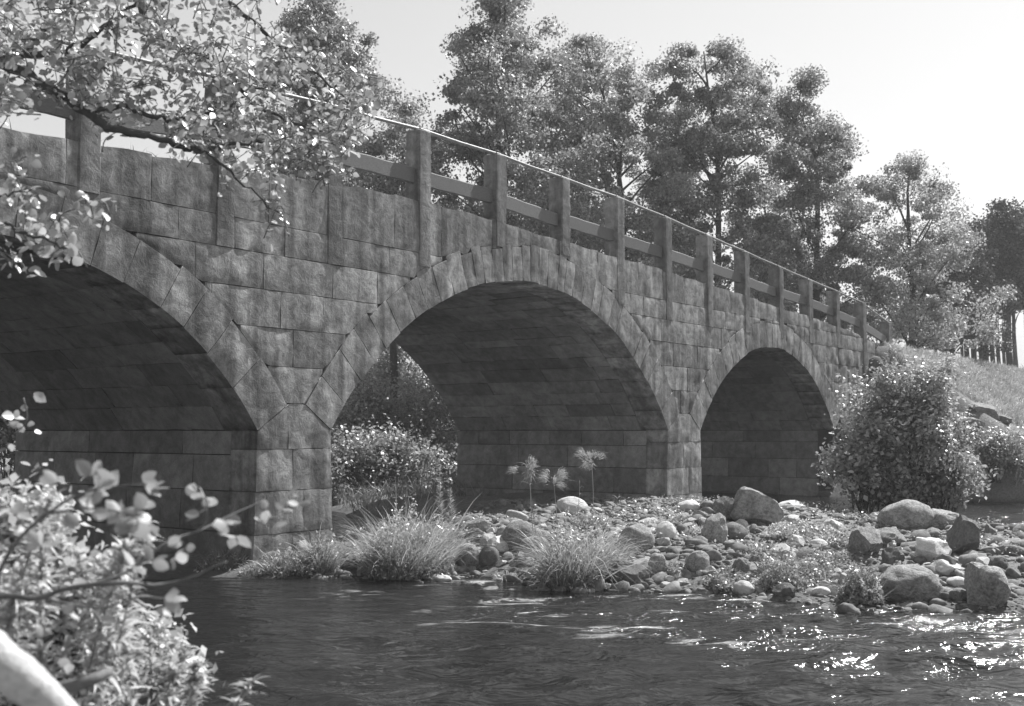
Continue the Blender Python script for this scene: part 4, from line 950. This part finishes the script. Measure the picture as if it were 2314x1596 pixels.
def herb(px, py, dep, seed):
    rs = np.random.default_rng(4000+seed); t = at_depth(px, py, dep); gz = max(h1(t[0], t[1]), -.05); b0 = np.array([t[0], t[1], gz-.05])-RD*rs.uniform(.0, .25)+VD*rs.normal(0, .08); b0[2] = gz-.05
    b0 = b0+RD*rs.normal(0, .12)
    root = thing('herb_stalk', b0, 'bright feathery herb stalk in the blurred lower left foreground', 'plant', 'feathery herbs in the lower left foreground')
    path = spline([b0, b0*.4+t*.6+RD*rs.normal(0, .07)+VD*rs.normal(0, .05), t+RD*rs.normal(.03, .06)], 10); V, F = tube(path, np.linspace(.005, .0015, 10), 5); obj('stem', V, F, M['twig'], root)
    n = int(rs.uniform(150, 360)); u = rs.uniform(.12, 1, n)**.8; base = np.stack([np.interp(u, np.linspace(0, 1, 10), path[:, j]) for j in range(3)], 1); a = rs.uniform(0, 6.28, n)
    dv = np.stack([np.cos(a), np.sin(a), rs.uniform(-.3, 1.4, n)], 1)+rs.normal(0, .3, (n, 3))
    V, F = blades(base, dv, rs.uniform(.03, .12, n)*(1.1-.45*u), rs.uniform(.010, .026, n), rs.uniform(.2, .9, n), 4, unit(unit(np.cross(dv, [0, 0, 1.]))+rs.normal(0, .25, (n, 3))))
    tag(obj('leaves', V, F, M['near_herb'], root, False), kind='stuff')
    return root
k = 0
for px, py in [(60, 1125), (95, 1165), (35, 1150), (130, 1195), (225, 1185), (250, 1215), (200, 1225), (160, 1245), (275, 1240), (80, 1230), (30, 1230), (110, 1290), (190, 1290), (50, 1320), (240, 1300), (290, 1290)]: herb(px, py, 3.5+rng.normal(0, .2), k); k += 1
for px, py in [(300, 1370), (340, 1400), (380, 1455), (400, 1480), (250, 1380), (210, 1420), (330, 1450), (290, 1430), (150, 1400), (100, 1390), (360, 1500), (310, 1500), (260, 1480), (200, 1500), (395, 1530), (350, 1545), (440, 1498), (445, 1520), (420, 1540), (500, 1535), (280, 1550), (240, 1560), (60, 1410), (20, 1390)]: herb(px, py, 4.0+rng.normal(0, .25), k); k += 1
for i, (px, py, dep, rx, rz, lab) in enumerate([(110, 1370, 3.8, .19, .20, 'fine leaved bright shrub behind the sapling at the left edge'), (240, 1500, 4.2, .21, .17, 'fine leaved bright shrub low in the lower left foreground'), (50, 1270, 3.9, .15, .17, 'tall fine leaved shrub at the left edge, topmost of the near shrubs'), (350, 1545, 4.4, .14, .11, 'fine leaved shrub nearest the dark water in the lower left')]):
    bush('near_shrub', lab, at_depth(px, py, dep), rx, rx*.8, rz, 60, 2600, .036, 'near_herb', 60+i, 'fine leaved shrubs in the lower left foreground', clump=.075, stems=10)
# bleached log
A = at_depth(-90, 1440, 2.3); B = at_depth(30, 1520, 2.3); D = at_depth(115, 1590, 2.3); E_ = at_depth(200, 1670, 2.3)
P = spline([A, B, D, E_], 12); V, F = tube(P, np.linspace(.048, .03, 12)+rng.normal(0, .002, 12), 14); tag(obj('bleached_log', V, F, M['log']), 'blurred pale bare log slanting through the bottom left corner', 'log')
P = spline([at_depth(70, 1590, 2.6), at_depth(140, 1558, 2.6), at_depth(200, 1540, 2.6), at_depth(250, 1518, 2.65)], 10); V, F = tube(P, np.linspace(.02, .012, 10), 8); tag(obj('fallen_branch', V, F, M['twig']), 'dark blurred branch lying across the pale log in the bottom left corner', 'branch')
# ------------------------------------------------------------------ thin summer haze
m, nt, out = new_mat('haze'); pv = nt.nodes.new('ShaderNodeVolumePrincipled'); pv.inputs['Color'].default_value = (.95, .95, .95, 1)
pv.inputs['Density'].default_value = .0011; nt.links.new(pv.outputs[0], out.inputs['Volume'])
hx, zl, zh = 460, -2.2, 24
V = [(x, y, z) for z in (zl, zh) for x, y in ((-hx, -hx), (hx, -hx), (hx, hx), (-hx, hx))]
tag(obj('haze', V, [(3, 2, 1, 0), (4, 5, 6, 7), (0, 1, 5, 4), (1, 2, 6, 5), (2, 3, 7, 6), (3, 0, 4, 7)], m, None, False), kind='stuff')
print('parts', n_part)
